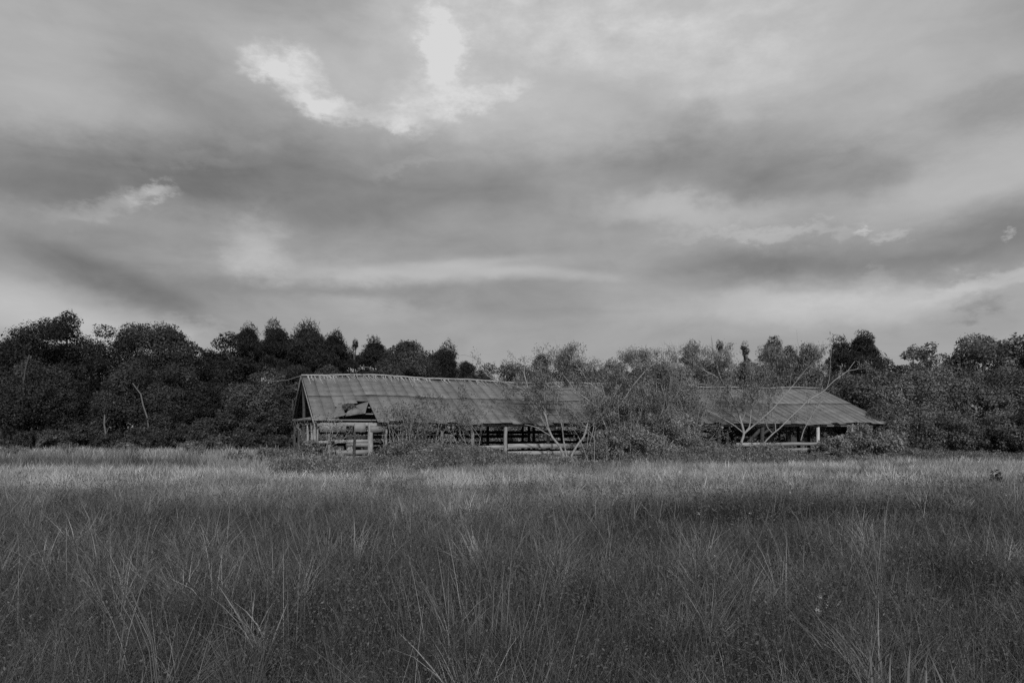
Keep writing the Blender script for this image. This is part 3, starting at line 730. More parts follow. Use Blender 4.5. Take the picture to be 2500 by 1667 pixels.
# ------------------------------------------------------------------ pod trees and thicket in front of the barn
ZCAP = [99.]
def grow(g, pods, p, d, L, r, depth, rng, tone, up=.12, spread=.55):
    if p[2] > ZCAP[0]: return
    n = 5; q = np.linspace(0, 1, n)
    d = nrm(d); bend = rng.normal(size=3) * .22; bend[2] += up
    P = p + (d[None] * q[:, None] + bend[None] * (q[:, None] ** 2) * .5) * L
    tube(g, P, r * (1 - .38 * q), 6 if r > .03 else 4, tone)
    end = P[-1]; dd = nrm(P[-1] - P[-2])
    if depth == 0:
        pods.append((P[1:], dd)); return
    if depth <= 2: pods.append((P[2:], dd))
    spread = min(spread, .48)
    for k in range(2 if rng.uniform() < .4 else 3):
        nd = nrm(dd + rng.normal(size=3) * spread + np.array([0, 0, .16]))
        grow(g, pods, end, nd, L * rng.uniform(.6, .85), max(.0055, r * .52), depth - 1, rng, tone, up, spread)
    if rng.uniform() < .5:
        nd = nrm(dd + rng.normal(size=3) * .8); grow(g, pods, P[2], nd, L * .6, max(.006, r * .4), max(0, depth - 2), rng, tone, up, spread)
def pod_tree(label, base, stems, depth, seed, pod_tone=(.05, .3), leaf_tone=.12, L0=1.0, leaf_n=26, pod_n=3, name='pod_tree', ztop=99.):
    rng = np.random.default_rng(seed)
    b = np.array(base, float); b[2] = float(ground_z(b[0], b[1]))
    t = thing(name, label, 'tree', b); ZCAP[0] = ztop
    g = G(); pods = []
    for pts, r, Lx, dp in stems:
        P = np.array([at(a, c, Yq) for a, c, Yq in pts])
        if len(P) > 2:   # smooth
            s = np.arange(len(P)); u = np.linspace(0, len(P) - 1, (len(P) - 1) * 4 + 1)
            P = np.stack([np.interp(u, s, P[:, j]) for j in range(3)], -1)
            P[1:-1] = (P[:-2] + 2 * P[1:-1] + P[2:]) / 4
        tube(g, P, np.linspace(r * .6, r * .28, len(P)), 8)
        if dp >= 0:
            for _ in range(2):
                grow(g, pods, P[-1], nrm(P[-1] - P[-3]) + rng.normal(size=3) * .35, Lx, r * .30, dp + (1 if 1 < dp < 4 else 0), rng, .3)
            for f in (.4, .55, .7, .85):
                i = int(f * (len(P) - 1)); grow(g, pods, P[i], nrm(P[-1] - P[-3]) * .7 + rng.normal(size=3) * .5 + np.array([0, 0, .5]), Lx * .8, r * .20, max(0, dp - 1), rng, .3)
    g.part('trunk', 'pale_bark', t, smooth=True)
    gl, gp = G(), G()
    for P, dd in pods:
        for p in P:
            if p[2] > ztop + rng.uniform(-.4, .3): continue
            k = rng.poisson(leaf_n / 4)
            leaves(gl, p + rng.normal(size=(k, 3)) * .13 * L0, .10 * rng.uniform(.6, 1.4, k), rng, leaf_tone * rng.uniform(.6, 1.5, k), .4, .3)
            k = rng.poisson(pod_n)
            if k:
                q = p + rng.normal(size=(k, 3)) * .09 - np.array([0, 0, .10])
                h = rng.uniform(.10, .24, k); tn = np.where(rng.uniform(size=k) < .55, pod_tone[0], pod_tone[1])
                w = .030
                a = rng.uniform(0, np.pi, k); ox, oy = np.cos(a) * w * .5, np.sin(a) * w * .5
                z0 = np.zeros(k)
                V = np.stack([q + np.stack([z0, z0, h * .5], -1), q + np.stack([ox, oy, z0], -1), q - np.stack([z0, z0, h * .5], -1), q - np.stack([ox, oy, z0], -1)], 1).reshape(-1, 3)
                gp.add(V, np.arange(k * 4).reshape(-1, 4), None, np.repeat(tn, 4))
    gl.part('leaves', 'leaf', t); gp.part('foliage', 'leaf', t, label='hanging seed pods')  # second part holds the seed pods, no leaves
    return t
Y1 = 39.3
pod_tree('crooked pale branched tree with hanging pods in front of the barn middle', at(1385, 1110, Y1), [
  ([(1378, 1118, Y1), (1366, 1088, Y1), (1347, 1066, Y1 - .1), (1337, 1040, Y1 - .2), (1333, 1016, Y1 - .3), (1312, 984, Y1 - .2), (1294, 966, Y1)], .13, 1.1, 3),
  ([(1333, 1016, Y1 - .3), (1330, 1004, Y1 - .3), (1326, 994, Y1 - .4)], .07, .6, 1),
  ([(1294, 966, Y1), (1275, 948, Y1), (1230, 934, Y1 - .3), (1190, 918, Y1 - .5), (1172, 892, Y1 - .6)], .05, .55, 1),
  ([(1208, 922, Y1 - .4), (1180, 893, Y1 - .5), (1160, 874, Y1 - .5), (1135, 866, Y1 - .6), (1118, 868, Y1 - .6)], .03, .35, 0),
  ([(1384, 1118, Y1), (1376, 1075, Y1 + .1), (1372, 1040, Y1 + .1), (1366, 1020, Y1), (1358, 1000, Y1)], .08, .8, 2),
  ([(1392, 1118, Y1), (1408, 1088, Y1), (1426, 1066, Y1), (1434, 1036, Y1 - .1), (1440, 1012, Y1 - .1), (1452, 1000, Y1 - .2)], .12, 1.0, 3),
  ([(1343, 1063, Y1 - .1), (1310, 1043, Y1 - .5), (1296, 1039, Y1 - .6), (1281, 1036, Y1 - .7)], .045, .3, -1),
 ], 3, 21, leaf_tone=.2, leaf_n=14, pod_n=2.0, ztop=5.8)
Y1b = 39.8
pod_tree('fork topped pod tree just right of the crooked tree, reaching over the ridge', at(1480, 1110, Y1b), [
  ([(1486, 1120, Y1b), (1484, 1056, Y1b), (1474, 1030, Y1b), (1467, 1014, Y1b), (1456, 992, Y1b - .1), (1430, 972, Y1b - .2), (1400, 950, Y1b - .3)], .10, 1.15, 3),
  ([(1467, 1014, Y1b), (1480, 996, Y1b), (1500, 965, Y1b + .1), (1518, 935, Y1b + .1)], .07, 1.0, 3),
  ([(1456, 992, Y1b - .1), (1452, 972, Y1b), (1438, 940, Y1b), (1420, 905, Y1b)], .055, 1.0, 3),
  ([(1516, 1100, Y1b), (1512, 1030, Y1b), (1508, 994, Y1b), (1520, 980, Y1b), (1546, 940, Y1b), (1580, 900, Y1b), (1630, 865, Y1b), (1645, 845, Y1b)], .06, .7, 2),
 ], 3, 22, leaf_tone=.22, leaf_n=22, pod_n=2.0, ztop=6.2)
Y2 = 44.6
pod_tree('big forked pod tree spreading wide in front of the right roof', at(1808, 1085, Y2), [
  ([(1800, 1112, Y2), (1808, 1085, Y2), (1817, 1058, Y2), (1809, 1028, Y2), (1801, 1002, Y2), (1795, 985, Y2 - .1), (1780, 950, Y2 - .2), (1765, 935, Y2 - .3)], .15, 1.3, 4),
  ([(1817, 1058, Y2), (1790, 1036, Y2), (1758, 1018, Y2), (1730, 1002, Y2), (1700, 990, Y2)], .06, 1.1, 3),
  ([(1817, 1058, Y2), (1830, 1042, Y2), (1832, 1020, Y2), (1834, 995, Y2), (1842, 960, Y2 + .1)], .08, 1.2, 4),
  ([(1834, 995, Y2), (1850, 960, Y2), (1880, 915, Y2), (1900, 880, Y2)], .05, 1.0, 3),
  ([(1795, 985, Y2 - .1), (1780, 930, Y2), (1760, 880, Y2), (1740, 860, Y2)], .05, 1.0, 3),
  ([(1765, 935, Y2), (1720, 905, Y2), (1680, 880, Y2), (1650, 860, Y2)], .045, 1.0, 3),
  ([(1817, 1058, Y2), (1840, 1038, Y2), (1862, 1020, Y2), (1890, 995, Y2), (1920, 960, Y2), (1945, 930, Y2)], .09, 1.1, 3),
  ([(1809, 1028, Y2), (1818, 1015, Y2), (1821, 995, Y2), (1824, 985, Y2)], .04, .9, 2),
  ([(1801, 1002, Y2), (1770, 970, Y2 + .1), (1735, 940, Y2 + .1), (1690, 935, Y2), (1670, 915, Y2)], .06, 1.2, 4),
 ], 4, 23, leaf_tone=.22, leaf_n=11, pod_n=2.4, ztop=6.9)
Y3 = 45.2
pod_tree('leaning pod tree with a long bare limb reaching over the right roof edge', at(1866, 1080, Y3), [
  ([(1852, 1112, Y3), (1866, 1080, Y3), (1885, 1060, Y3), (1905, 1044, Y3), (1930, 1018, Y3), (1950, 1000, Y3), (1975, 975, Y3), (2010, 956, Y3), (2035, 930, Y3), (2060, 912, Y3), (2070, 905, Y3)], .08, .6, 2),
  ([(1894, 1052, Y3), (1892, 1030, Y3), (1888, 1012, Y3), (1884, 1005, Y3)], .05, .6, 1),
  ([(1885, 1056, Y3), (1872, 1042, Y3), (1870, 1025, Y3)], .035, .5, 1),
  ([(1955, 1075, Y3), (1962, 1050, Y3), (1978, 1020, Y3), (1992, 998, Y3), (2008, 978, Y3)], .055, .7, 1),
  ([(2020, 943, Y3), (2025, 925, Y3), (2027, 890, Y3), (2030, 850, Y3), (2025, 826, Y3)], .03, .3, 0),
  ([(2010, 953, Y3), (2004, 930, Y3), (2002, 895, Y3)], .025, .4, 0),
  ([(1968, 1010, Y3), (1962, 985, Y3), (1970, 940, Y3), (1960, 870, Y3), (1947, 835, Y3), (1945, 806, Y3)], .02, .3, 0),
 ], 2, 24, leaf_tone=.2, leaf_n=12, pod_n=2.5, ztop=6.0)

THICK = [
 (1600, 868, 170, 42.0, 'tallest feathery thicket hiding the middle of the barn', 3.0),
 (1545, 935, 130, 41.0, 'feathery thicket leaning left against the fork topped pod tree', 2.4),
 (1658, 945, 100, 43.0, 'thicket right of the tallest one, beside the big forked pod tree', 2.4),
 (1508, 888, 130, 42.4, 'tall feathery thicket left of the tallest one, rising over the roof ridge', 2.4),
 (1652, 884, 105, 43.4, 'tall feathery thicket right of the tallest one, rising over the roof ridge', 2.4),
 (1620, 1000, 240, 39.8, 'low dark thicket at the foot of the tallest one', 2.2),
 (1480, 1045, 120, 39.0, 'low leafy bush right of the crooked pod tree', 2.0),
 (2095, 1032, 170, 48.6, 'dense leafy bush smothering the right end of the barn', 3.2),
 (2040, 1060, 90, 47.4, 'small leafy bush beside the bleached right post', 1.8),
 (2165, 1050, 80, 48.2, 'pale flecked bush at the outer right corner of the barn', 1.8),
]
for px, py, w, Y, lb, dp in THICK:
    tree(px, py, w, Y, 'bush', LT * 1.6, lb, 'thicket', 'bush', z0f=.0, leaf=.082 if px < 1900 else .13, dens=.7 if px < 1900 else .75, depth=dp, trunk_r=.05, mat='pale_bark')

EDGE = [
 (762, 1072, 60, 33.8, 'scrubby shrub at the left corner of the barn, in front of the torn bay'),
 (655, 1092, 80, 33.0, 'low rough shrub in the weeds left of the barn'),
 (580, 1098, 70, 36.0, 'low rough shrub farther left in the weeds, near the field edge'),
 (985, 1072, 90, 35.2, 'scrubby shrub under the vine laden saplings at the left eave'),
 (1085, 1082, 80, 35.6, 'low scrubby shrub left of the middle front post'),
 (1180, 1088, 70, 35.0, 'low scrubby shrub beneath the scrubby eave sapling'),
 (1330, 1106, 60, 35.4, 'small weedy shrub at the left foot of the crooked pod tree'),
 (1725, 1072, 80, 41.0, 'dark scrubby shrub left of the big forked pod tree'),
 (1800, 1092, 70, 41.5, 'low scrubby shrub at the foot of the big forked pod tree'),
 (2230, 1092, 80, 47.0, 'low rough shrub in the weeds past the right end of the barn'),
 (30, 1084, 60, 52.0, 'grassy shrub at the field edge, leftmost of the field edge shrubs'),
 (170, 1080, 50, 54.0, 'grassy shrub at the field edge below the domed pale bush'),
 (310, 1076, 56, 53.0, 'grassy shrub at the field edge below the pale leaning trunk'),
 (470, 1072, 60, 52.0, 'tall grassy shrub at the field edge left of the pale round bush'),
]
for px, py, w, Y, lb in EDGE:
    tree(px, py, w, Y, 'bush', LT * 1.25, lb, 'shrub', 'bush', z0f=.0, leaf=.10, dens=.55, trunk_r=.03, mat='pale_bark')
# bare twigs inside the thickets and right trees
ZCAP[0] = 99.
def twigs(label, px, py0, py1, Y, seed, n=5, name='sapling', spread=.35):
    rng = np.random.default_rng(seed); b = at(px, 1100, Y); b[2] = float(ground_z(b[0], Y))
    t = thing(name, label, 'tree', b); g = G(); pods = []
    H = at(px, py1, Y)[2] - b[2]
    for k in range(n):
        grow(g, pods, b + np.array([rng.normal() * .25, rng.normal() * .1, 0]), np.array([rng.normal() * spread, rng.normal() * .15, 1.0]), H * .42, .026, 2, rng, .3, .1, .4)
    g.part('trunk', 'pale_bark', t)
    gl = G()
    for P, dd in pods:
        for p in P:
            k = rng.poisson(4); leaves(gl, p + rng.normal(size=(k, 3)) * .18, .11 * rng.uniform(.6, 1.4, k), rng, LT * rng.uniform(.7, 1.7, k), .5)
    gl.part('crown', 'leaf', t)
twigs('thin many stemmed sapling in front of the torn roof bay', 790, 1120, 1020, 35.2, 31, 3)
twigs('scrubby sapling growing up to the eave left of the middle post', 1150, 1110, 985, 38.2, 32, 5)
twigs('pale stemmed sapling inside the tall thicket', 1590, 1110, 930, 40.6, 33, 5)
twigs('pale stemmed sapling at the left of the tall thicket', 1530, 1110, 960, 39.9, 34, 4)
twigs('tall vine laden sapling at the left eave, in front of the fifth post', 985, 1110, 985, 37.2, 35, 6, spread=.18)
twigs('vine laden sapling right of the first one at the left eave', 1040, 1110, 1000, 37.6, 36, 6, spread=.2)
twigs('leaning pale stemmed sapling in the middle of the thicket row', 1635, 1110, 900, 40.4, 38, 6)
twigs('pale stemmed sapling at the right edge of the thicket row', 1685, 1110, 930, 41.2, 39, 5)
twigs('slender sapling in front of the right side of the crooked pod tree', 1450, 1115, 960, 38.4, 40, 4)
twigs('sapling under the eave between the pod trees', 1700, 1110, 990, 42.6, 37, 5)

# tall dry stalks hanging and climbing at the left front, vine threads on the ridge
def climbing():
    rng = np.random.default_rng(44)
    b = bp(5.0, -.5, gz(5, -.5)); t = thing('climbing_vine', 'dry climbing vine hanging from the eave right of the thick pale post', 'vine', b)
    g, gl = G(), G()
    for k in range(64):
        s = rng.choice([rng.uniform(3.5, 8.2), rng.uniform(3.8, 6)]); d = rng.uniform(-.9, .1); z0 = gz(s, d); h = rng.uniform(.8, 2.5)
        n = 6; q = np.linspace(0, 1, n)
        P = bp(s + rng.normal() * .3 * q + .1 * np.sin(q * 5 + k), d + rng.normal() * .1 * q, z0 + h * q)
        tube(g, P, .010, 4)
        m = 26; i = rng.integers(0, n, m); leaves(gl, P[i] + rng.normal(size=(m, 3)) * .12, .09 * rng.uniform(.5, 1.4, m), rng, .14 * rng.uniform(.5, 1.6, m), .45, .2)
    g.part('stem', 'pale_bark', t); gl.part('foliage', 'leaf', t)
    # leafy creeper on the roof above it
    t = thing('roof_creeper', 'patchy green creeper spread over the lower roof left of the middle', 'vine', roofpt(1030, 990))
    g = G()
    for cx, cy, rx, ry, n in ((1050, 985, 45, 26, 330), (1130, 965, 14, 30, 110), (980, 1010, 40, 14, 160), (1025, 970, 16, 6, 70), (835 + 17, 992, 17, 8, 420), (1290, 1005, 60, 18, 160)):
        for _ in range(n):
            a, r = rng.uniform(0, 2 * np.pi), rng.uniform(0, 1) ** .6
            leaves(g, roofpt(cx + rx * r * math.cos(a), cy + ry * r * math.sin(a), rng.uniform(.03, .16 if n != 420 else .4))[None], .10 * rng.uniform(.5, 1.5), rng, .085 * rng.uniform(.5, 1.8), .55)
    g.part('foliage', 'leaf', t); 
    g2 = G()
    for cx in (1045, 1120, 985): tube(g2, np.array([roofpt(cx + 6 * math.sin(k), 1026 - k * 12, .05) for k in range(5)]), .012, 4)
    g2.part('stem', 'pale_bark', t)
    # pale threads of dead vine trailing down from the ridge
    t = thing('ridge_vine', 'pale dead vine threads trailing down from the roof ridge', 'vine', bp(10, BW, RZ))
    g = G()
    for k in range(190):
        s = rng.uniform(.2, 23) if k % 3 else rng.uniform(.2, 8); L = rng.uniform(.2, 1.0) * (1.7 if k % 7 == 0 else 1); n = 6; q = np.linspace(0, 1, n)
        rr = 1 - L * q / BW; so = s + np.cumsum(rng.normal(size=n)) * .03
        tube(g, bp(so, rr * BW, EZ + (RZ - EZ) * rr + sag(so) + .05), .020 * (1 - .5 * q), 4)
    for s0 in np.arange(.2, 22, 1.3):
        q = np.linspace(0, 1.6, 8); tube(g, bp(s0 + q, BW - .12 + .06 * np.sin(q * 7 + s0), RZ + .045 + sag(s0 + q)), .016, 4)
    g.part('stem', 'dry_vine', t)
    gp = G()
    for (px, py, n) in ((645, 928, 22), (660, 930, 10), (862, 903, 30), (884, 897, 14), (905, 900, 12)):
        q = np.array([at(px + rng.normal() * 6, py + rng.normal() * 3, 42.5) for _ in range(n)])
        leaves(gp, q, .14 * rng.uniform(.6, 1.2, n), rng, .5 * rng.uniform(.6, 1.2, n), .35, 1.5)
    gp.part('foliage', 'leaf', t)  # this foliage is the pale pods dangling from the vine
    g = G()
    tube(g, np.array([bp(.2, BW, RZ + .05), at(700, 928, 42.3), at(670, 930, 42.4), at(640, 926, 42.5)]), .012, 4)
    tube(g, np.array([at(873, 914, 42.5), at(868, 908, 42.5), at(890, 896, 42.5), at(910, 898, 42.5)]), .012, 4)
    g.part('tendril', 'pale_bark', t)
climbing()

# ------------------------------------------------------------------ meadow
def wedge(n_per_m2, y0, y1, rng, pad=1.5, k=.80):
    A = (k * (y1 ** 2 - y0 ** 2) + 2 * pad * (y1 - y0)); n = int(A * n_per_m2)
    y = rng.uniform(y0, y1, int(n * 1.6)); keep = rng.uniform(size=len(y)) < (k * y + pad) / (k * y1 + pad); y = y[keep]
    x = rng.uniform(-1, 1, len(y)) * (k * y + pad)
    return x, y
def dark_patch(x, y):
    """patches of dark green weeds and a painted shade edge in the meadow"""
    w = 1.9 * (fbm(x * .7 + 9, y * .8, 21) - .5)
    a = 1 - sstep(.55, 1.15, np.hypot((x - 4.3) / 3.6, (y - 13.2) / 1.7) + w)  # weeds plus the edge of the foreground shade, painted into the grass
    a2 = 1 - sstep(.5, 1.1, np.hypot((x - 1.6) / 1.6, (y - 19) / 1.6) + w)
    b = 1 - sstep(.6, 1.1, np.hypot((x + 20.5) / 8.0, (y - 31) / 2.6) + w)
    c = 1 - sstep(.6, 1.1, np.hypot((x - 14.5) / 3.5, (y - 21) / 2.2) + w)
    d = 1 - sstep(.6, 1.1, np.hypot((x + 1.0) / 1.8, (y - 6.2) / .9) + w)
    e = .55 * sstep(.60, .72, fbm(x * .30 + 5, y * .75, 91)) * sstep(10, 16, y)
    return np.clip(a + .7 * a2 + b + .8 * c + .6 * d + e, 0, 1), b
def sunlit_band(x, y):  # sunlight past the shaded foreground, put into the grass tone
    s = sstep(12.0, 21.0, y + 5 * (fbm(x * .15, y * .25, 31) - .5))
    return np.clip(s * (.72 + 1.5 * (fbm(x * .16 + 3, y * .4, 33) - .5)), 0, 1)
def barn_local(x, y):
    dx, dy = x - BO[0], y - BO[1]
    return dx * BT[0] + dy * BT[1], dx * BN[0] + dy * BN[1]
def meadow():
    rng = np.random.default_rng(9)
    g = G()
    #        y0   y1  density width  height
    bands = [(1.6, 4.0, 1500, .0042, .30), (4.0, 7.0, 1200, .0052, .32), (7.0, 12, 800, .0070, .36), (12, 20, 420, .011, .38), (20, 34, 240, .018, .36), (34, 50, 80, .032, .40), (50, 78, 26, .06, .5)]
    for y0, y1, dn, w, h in bands:
        x, y = wedge(dn, y0, y1, rng)
        s, d = barn_local(x, y)
        inside = (s > -.5) & (s < BL + .5) & (d > .5) & (d < 12.3)
        belt = (s > -2.0 + d * .25) & (s < BL + 5) & (d > -10.5 + 6 * (fbm(s * .4, d * .4, 77) - .5)) & (d <= .5)
        keep = np.where(inside, rng.uniform(size=len(x)) < .15, np.where(belt, rng.uniform(size=len(x)) < .25, True)); x, y = x[keep], y[keep]
        cl = fbm(x * 1.7, y * 1.7, 41, 2); keep = rng.uniform(size=len(x)) < .12 + 1.9 * cl ** 1.6; x, y, cl = x[keep], y[keep], cl[keep]
        n = len(x); dp, lb = dark_patch(x, y); st = sunlit_band(x, y)
        hh = h * rng.uniform(.45, 1.25, n) * (.45 + 1.15 * cl) * (1 + 1.1 * lb) * (1 - .25 * dp * (1 - lb))
        tone = np.where(rng.uniform(size=n) < .28, .20, .09) * (1 - st) + .50 * st  # foreground shade and sunlit band painted as blade tones
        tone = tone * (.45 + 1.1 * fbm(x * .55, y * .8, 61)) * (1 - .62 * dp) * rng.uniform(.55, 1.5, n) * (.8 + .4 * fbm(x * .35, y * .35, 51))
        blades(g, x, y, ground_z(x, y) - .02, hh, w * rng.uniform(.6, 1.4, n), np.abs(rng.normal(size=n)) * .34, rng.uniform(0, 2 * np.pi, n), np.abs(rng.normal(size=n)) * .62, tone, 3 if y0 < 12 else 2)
    # tussocks: tufts of blades fanning from one root, each tuft with its own height and shade
    for y0, y1, dn, nb, w, h in ((1.8, 5, 13, 64, .0050, .50), (5, 9, 9, 52, .0068, .52), (9, 16, 5, 36, .011, .52), (16, 34, 1.7, 30, .020, .46), (34, 48, .5, 26, .04, .5)):
        cx, cy = wedge(dn, y0, y1, rng); s, d = barn_local(cx, cy); kp = ~((s > -2.0 + d * .25) & (s < BL + 5) & (d > -5) & (d < 13)); cx, cy = cx[kp], cy[kp]
        cl = fbm(cx * .9 + 7, cy * .9, 95, 2); kp = rng.uniform(size=len(cx)) < .15 + 1.5 * cl; cx, cy, cl = cx[kp], cy[kp], cl[kp]
        m = len(cx); dp, lb = dark_patch(cx, cy); st = sunlit_band(cx, cy)
        th = h * rng.uniform(.55, 1.25, m) * (.55 + .9 * cl) * (1 + 1.1 * lb)
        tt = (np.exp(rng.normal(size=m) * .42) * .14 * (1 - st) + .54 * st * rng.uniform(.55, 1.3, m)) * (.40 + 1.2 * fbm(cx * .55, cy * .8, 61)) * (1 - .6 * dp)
        spread = rng.uniform(.18, .55, m); laz = rng.uniform(0, 2 * np.pi, m); lz = rng.uniform(0, .35, m)
        i = np.repeat(np.arange(m), nb); n = len(i)
        az = rng.uniform(0, 2 * np.pi, n); az = np.where(rng.uniform(size=n) < lz[i] * 2, laz[i] + rng.normal(size=n) * .5, az)
        x = cx[i] + rng.normal(size=n) * .035 * (1 + cy[i] / 12); y = cy[i] + rng.normal(size=n) * .035 * (1 + cy[i] / 12)
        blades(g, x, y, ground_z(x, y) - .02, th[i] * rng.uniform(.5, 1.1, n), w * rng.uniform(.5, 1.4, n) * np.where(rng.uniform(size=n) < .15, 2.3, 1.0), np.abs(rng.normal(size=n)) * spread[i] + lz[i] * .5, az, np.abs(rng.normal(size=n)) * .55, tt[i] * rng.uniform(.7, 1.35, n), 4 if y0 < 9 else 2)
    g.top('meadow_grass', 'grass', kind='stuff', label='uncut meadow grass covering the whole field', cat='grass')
    # tall stalks in tussocks
    g = G()
    for y0, y1, dn, w in ((2.2, 5.0, 1.1, .0036), (5, 9, .7, .0048), (9, 16, .4, .008), (16, 34, .2, .016)):
        cx, cy = wedge(dn, y0, y1, rng)
        for a, c in zip(cx, cy):
            big = 1.0 + .8 * math.exp(-((a - .9) / 1.0) ** 2 - ((c - 4.2) / 1.2) ** 2)
            k = int(rng.integers(5, 16) * big)
            x = a + rng.normal(size=k) * .11; y = c + rng.normal(size=k) * .11
            base = rng.uniform(0, 2 * np.pi)
            blades(g, x, y, ground_z(x, y) - .02, rng.uniform(.65, 1.12, k) * (1 if c < 9 else .9), w * rng.uniform(.6, 1.3, k), np.abs(rng.normal(size=k)) * .26, base + rng.normal(size=k) * 1.1, np.abs(rng.normal(size=k)) * .22, np.where(rng.uniform(size=k) < .25, .38, .22) * rng.uniform(.5, 1.3, k), 4)
    for _ in range(260):
        c = rng.uniform(38, 58); a = rng.uniform(-.80 * c, -.33 * c); k = int(rng.integers(8, 22))
        x = a + rng.normal(size=k) * .35; y = c + rng.normal(size=k) * .35
        blades(g, x, y, ground_z(x, y) - .02, rng.uniform(.5, 1.25) * rng.uniform(.6, 1.1, k), np.full(k, .05), np.abs(rng.normal(size=k)) * .25, rng.uniform(0, 6.28, k), np.abs(rng.normal(size=k)) * .3, rng.uniform(.16, .42) * rng.uniform(.7, 1.2, k), 3)
    for _ in range(120):
        s = rng.uniform(-5, 1.5); d = rng.uniform(-8, -1); p = bp(s, d, 0); k = int(rng.integers(8, 20))
        x = p[0] + rng.normal(size=k) * .25; y = p[1] + rng.normal(size=k) * .25
        blades(g, x, y, ground_z(x, y) - .02, rng.uniform(.5, 1.0) * rng.uniform(.6, 1.1, k), np.full(k, .03), np.abs(rng.normal(size=k)) * .25, rng.uniform(0, 6.28, k), np.abs(rng.normal(size=k)) * .3, rng.uniform(.2, .45) * rng.uniform(.7, 1.2, k), 3)
    g.top('tall_grass_stalks', 'grass', kind='stuff', label='pale dry seed stalks rising out of the meadow grass', cat='grass')
    # thatch: short fine curled blades, and small leaved weeds
    g = G()
    for y0, y1, dn, sz in ((2.0, 5.0, 75, .017), (5, 9, 44, .022), (9, 19, 16, .034)):
        cx, cy = wedge(dn, y0, y1, rng)
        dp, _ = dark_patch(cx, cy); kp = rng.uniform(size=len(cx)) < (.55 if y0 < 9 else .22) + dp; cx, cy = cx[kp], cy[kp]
        m = 26; n = len(cx)
        h = rng.uniform(.25, .72, n); q = rng.uniform(.25, 1, (n, m))
        sp = .10 * q
        P = np.stack([cx[:, None] + rng.normal(size=(n, m)) * sp + .06, cy[:, None] + rng.normal(size=(n, m)) * sp, ground_z(cx, cy)[:, None] + h[:, None] * q], -1).reshape(-1, 3)
        leaves(g, P, sz * rng.uniform(.6, 1.7, n * m), rng, np.repeat(rng.uniform(.05, .14, n), m) * rng.uniform(.7, 1.3, n * m), .42)
        blades(g, cx, cy, ground_z(cx, cy), h * 1.05, np.full(n, sz * .3), np.abs(rng.normal(size=n)) * .15, rng.uniform(0, 6.28, n), np.abs(rng.normal(size=n)) * .15, rng.uniform(.06, .14, n), 3)
    g.top('meadow_weeds', 'leaf', kind='stuff', label='small leaved weeds mixed into the near meadow', cat='weeds')
    # rank weeds along the barn and flecks of flowers
    g = G(); gf = G()
    n = 11500; s = rng.uniform(-2.5, BL + 4, n); d = np.where(rng.uniform(size=n) < .55, -np.abs(rng.normal(size=n)) * 1.2 + .2, -rng.uniform(0, 1, n) * (7.0 + 9.0 * fbm(s * .22, s * 0, 71, 2)))
    p = bp(s, d, 0); z = ground_z(p[:, 0], p[:, 1])
    h = rng.uniform(.3, .95, n) * (1 + .5 * np.exp(-((s - 5.5) / 2) ** 2) + .6 * np.exp(-((s - 22) / 3.5) ** 2)) * (1.1 + .4 * np.clip(d, -12, 0) / 12) * (.75 + .8 * fbm(s * .5, d * .5, 73, 2) - .2) * (1 - .45 * np.exp(-((s - 1.9) / 1.4) ** 2) - .75 * np.exp(-((s - 13.6) / 2.8) ** 2) - .85 * np.exp(-((s - 32.4) / 4.2) ** 2))
    m = 60; q = rng.uniform(.1, 1, (n, m))
    P = np.stack([p[:, 0:1] + rng.normal(size=(n, m)) * .17, p[:, 1:2] + rng.normal(size=(n, m)) * .17, z[:, None] + h[:, None] * q], -1).reshape(-1, 3)
    leaves(g, P, .085 * rng.uniform(.5, 1.5, n * m), rng, np.repeat(rng.uniform(.07, .25, n), m) * rng.uniform(.6, 1.5, n * m), .5)
    k = 3600; i = rng.integers(0, n, k)
    blades(g, p[i, 0] + rng.normal(size=k) * .2, p[i, 1] + rng.normal(size=k) * .2, z[i], h[i] * rng.uniform(.8, 1.35, k), np.full(k, .03), np.abs(rng.normal(size=k)) * .25, rng.uniform(0, 6.28, k), np.abs(rng.normal(size=k)) * .2, .2 * rng.uniform(.5, 1.5, k), 3)
    g.top('rank_weeds', 'leaf', kind='stuff', label='rank weeds crowding along the front of the barn', cat='weeds')
    i = rng.integers(0, n, 230); i = i[d[i] < -.4]
    Pf = np.stack([p[i, 0] + rng.normal(size=len(i)) * .2, p[i, 1] - .1, z[i] + h[i] * rng.uniform(.6, 1.1, len(i))], -1)
    leaves(gf, Pf, .085 * rng.uniform(.6, 1.3, len(i)), rng, .55 * rng.uniform(.6, 1.2, len(i)), .9)
    x, y = wedge(.5, 8, 20, rng); kp = rng.uniform(size=len(x)) < sstep(-6, 6, x); x, y = x[kp], y[kp]
    Pf = np.stack([x, y, ground_z(x, y) + rng.uniform(.45, .75, len(x))], -1)
    leaves(gf, Pf, .013 * rng.uniform(.6, 1.3, len(x)) * (1 + y / 12), rng, .45 * rng.uniform(.6, 1.2, len(x)), .8)
    gf.top('wildflowers', 'leaf', kind='stuff', label='tiny pale wildflower heads scattered in the weeds', cat='flowers')
meadow()

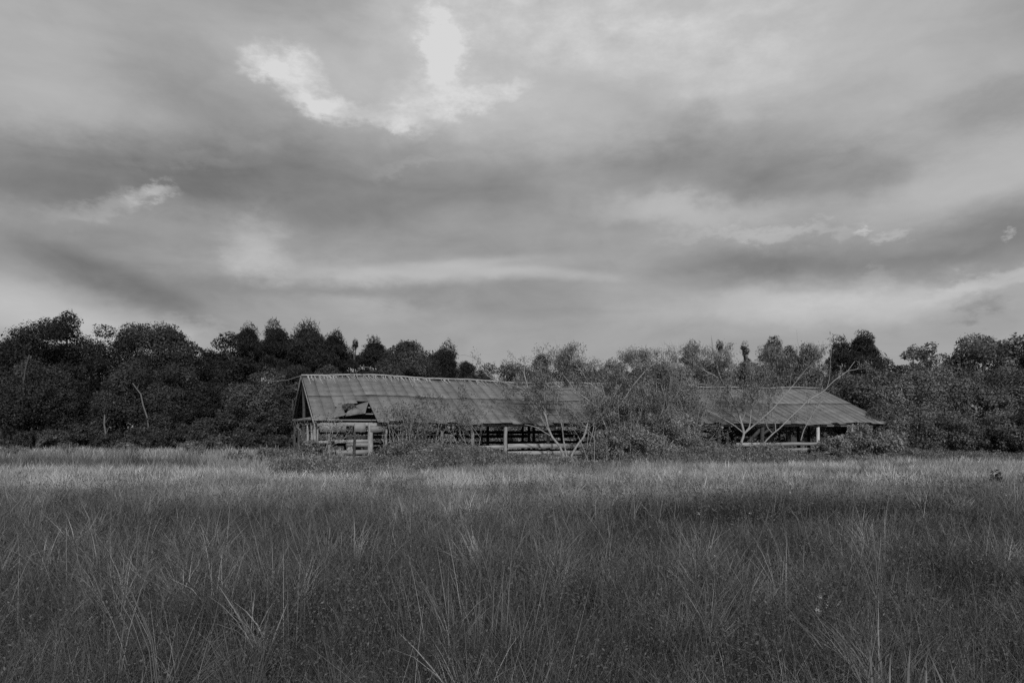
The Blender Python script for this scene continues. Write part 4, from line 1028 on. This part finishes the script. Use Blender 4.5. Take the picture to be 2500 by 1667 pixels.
# single plants that stand out of the meadow
def blade_plant(name, label, cat, px, py, Y, n, h, w, tone, spread, seed, part_name='leaf_blades', lean=.25):
    rng = np.random.default_rng(seed); b = at(px, py, Y); b[2] = float(ground_z(b[0], Y))
    t = thing(name, label, cat, b); g = G()
    x = b[0] + rng.normal(size=n) * spread; y = b[1] + rng.normal(size=n) * spread * .6
    blades(g, x, y, np.full(n, b[2]), h * rng.uniform(.75, 1.1, n), w * rng.uniform(.7, 1.2, n), np.abs(rng.normal(size=n)) * lean, rng.uniform(0, 6.28, n), np.abs(rng.normal(size=n)) * .12, tone * rng.uniform(.7, 1.25, n), 5)
    g.part(part_name, 'grass', t); return t
blade_plant('sword_leaved_plant', 'clump of broad pointed sword leaves at the bottom edge near the right', 'plant', 2205, 1660, 3.6, 9, .60, .030, .26, .10, 61, lean=.12)
blade_plant('sword_leaved_plant', 'clump of broad leaning blades in the bottom right corner', 'plant', 2430, 1660, 3.5, 12, .62, .026, .20, .14, 62, lean=.3)
def seed_weed(name, label, Y, stems, heads, tone, head_tone, seed, leaf_n=0):
    rng = np.random.default_rng(seed); b = at(*stems[0][0], Y); b[2] = float(ground_z(b[0], Y))
    t = thing(name, label, 'weed', b); g = G(); gh = G()
    for st in stems:
        P = np.array([at(a, c, Y) for a, c in st]); P[0, 2] = b[2]
        P[:, 1] += rng.normal(size=len(P)) * .02; tube(g, P, np.linspace(.0030, .0018, len(P)) * max(1, Y / 5), 5, tone)
    for (px, py, rad, n) in heads:
        P = at(px, py, Y) + rng.normal(size=(n, 3)) * rad * .55
        leaves(gh, P, rad * .75 * rng.uniform(.5, 1.2, n), rng, head_tone * rng.uniform(.6, 1.4, n), .5)
    g.part('stem', 'grass', t); gh.part('seed_head', 'leaf', t)
seed_weed('seed_headed_weed', 'leaning dead weed with rounded seed heads, lower left of the meadow', 3.7,
  [[(390, 1720), (362, 1590), (335, 1510), (308, 1450), (300, 1420)], [(400, 1720), (366, 1560), (345, 1480), (325, 1445), (306, 1425)], [(405, 1720), (372, 1560), (350, 1500), (322, 1460)]],
  [(301, 1424, .020, 60), (300, 1408, .016, 40), (312, 1412, .014, 34), (316, 1440, .016, 34)], .16, .20, 71)
seed_weed('dark_weed', 'dark leafy weed sticking up from the pale grass near the right edge', 21, [[(2440, 1235), (2436, 1200), (2432, 1165)], [(2450, 1235), (2446, 1190), (2443, 1172)]],
  [(2432, 1165, .16, 90), (2440, 1190, .16, 90), (2446, 1180, .14, 60)], .05, .035, 72)
seed_weed('dark_weed', 'smaller dark leafy weed left of the tall one near the right edge', 20, [[(2352, 1225), (2348, 1195), (2346, 1178)]], [(2346, 1178, .12, 60), (2349, 1195, .14, 60)], .05, .04, 73)
seed_weed('white_flower', 'single white flower head on a thin stalk above the dark weeds', 11.5, [[(1708, 1330), (1707, 1290), (1706, 1258)]], [(1706, 1254, .026, 40)], .1, .6, 74)
seed_weed('white_flower', 'ragged white star shaped flower in the middle right meadow', 8, [[(1748, 1420), (1746, 1385), (1745, 1360)]], [(1745, 1356, .024, 24)], .1, .6, 75)
seed_weed('white_flower', 'pair of small white flower sprays in the near meadow right of middle', 5.2, [[(2010, 1580), (2005, 1500), (2000, 1460)], [(2012, 1580), (1998, 1520), (1994, 1490)]], [(2000, 1456, .018, 26), (1996, 1487, .022, 36), (2020, 1478, .016, 20)], .12, .5, 76)

S.cycles.use_denoising = False
S.cycles.max_bounces = 6
S.cycles.transparent_max_bounces = 4
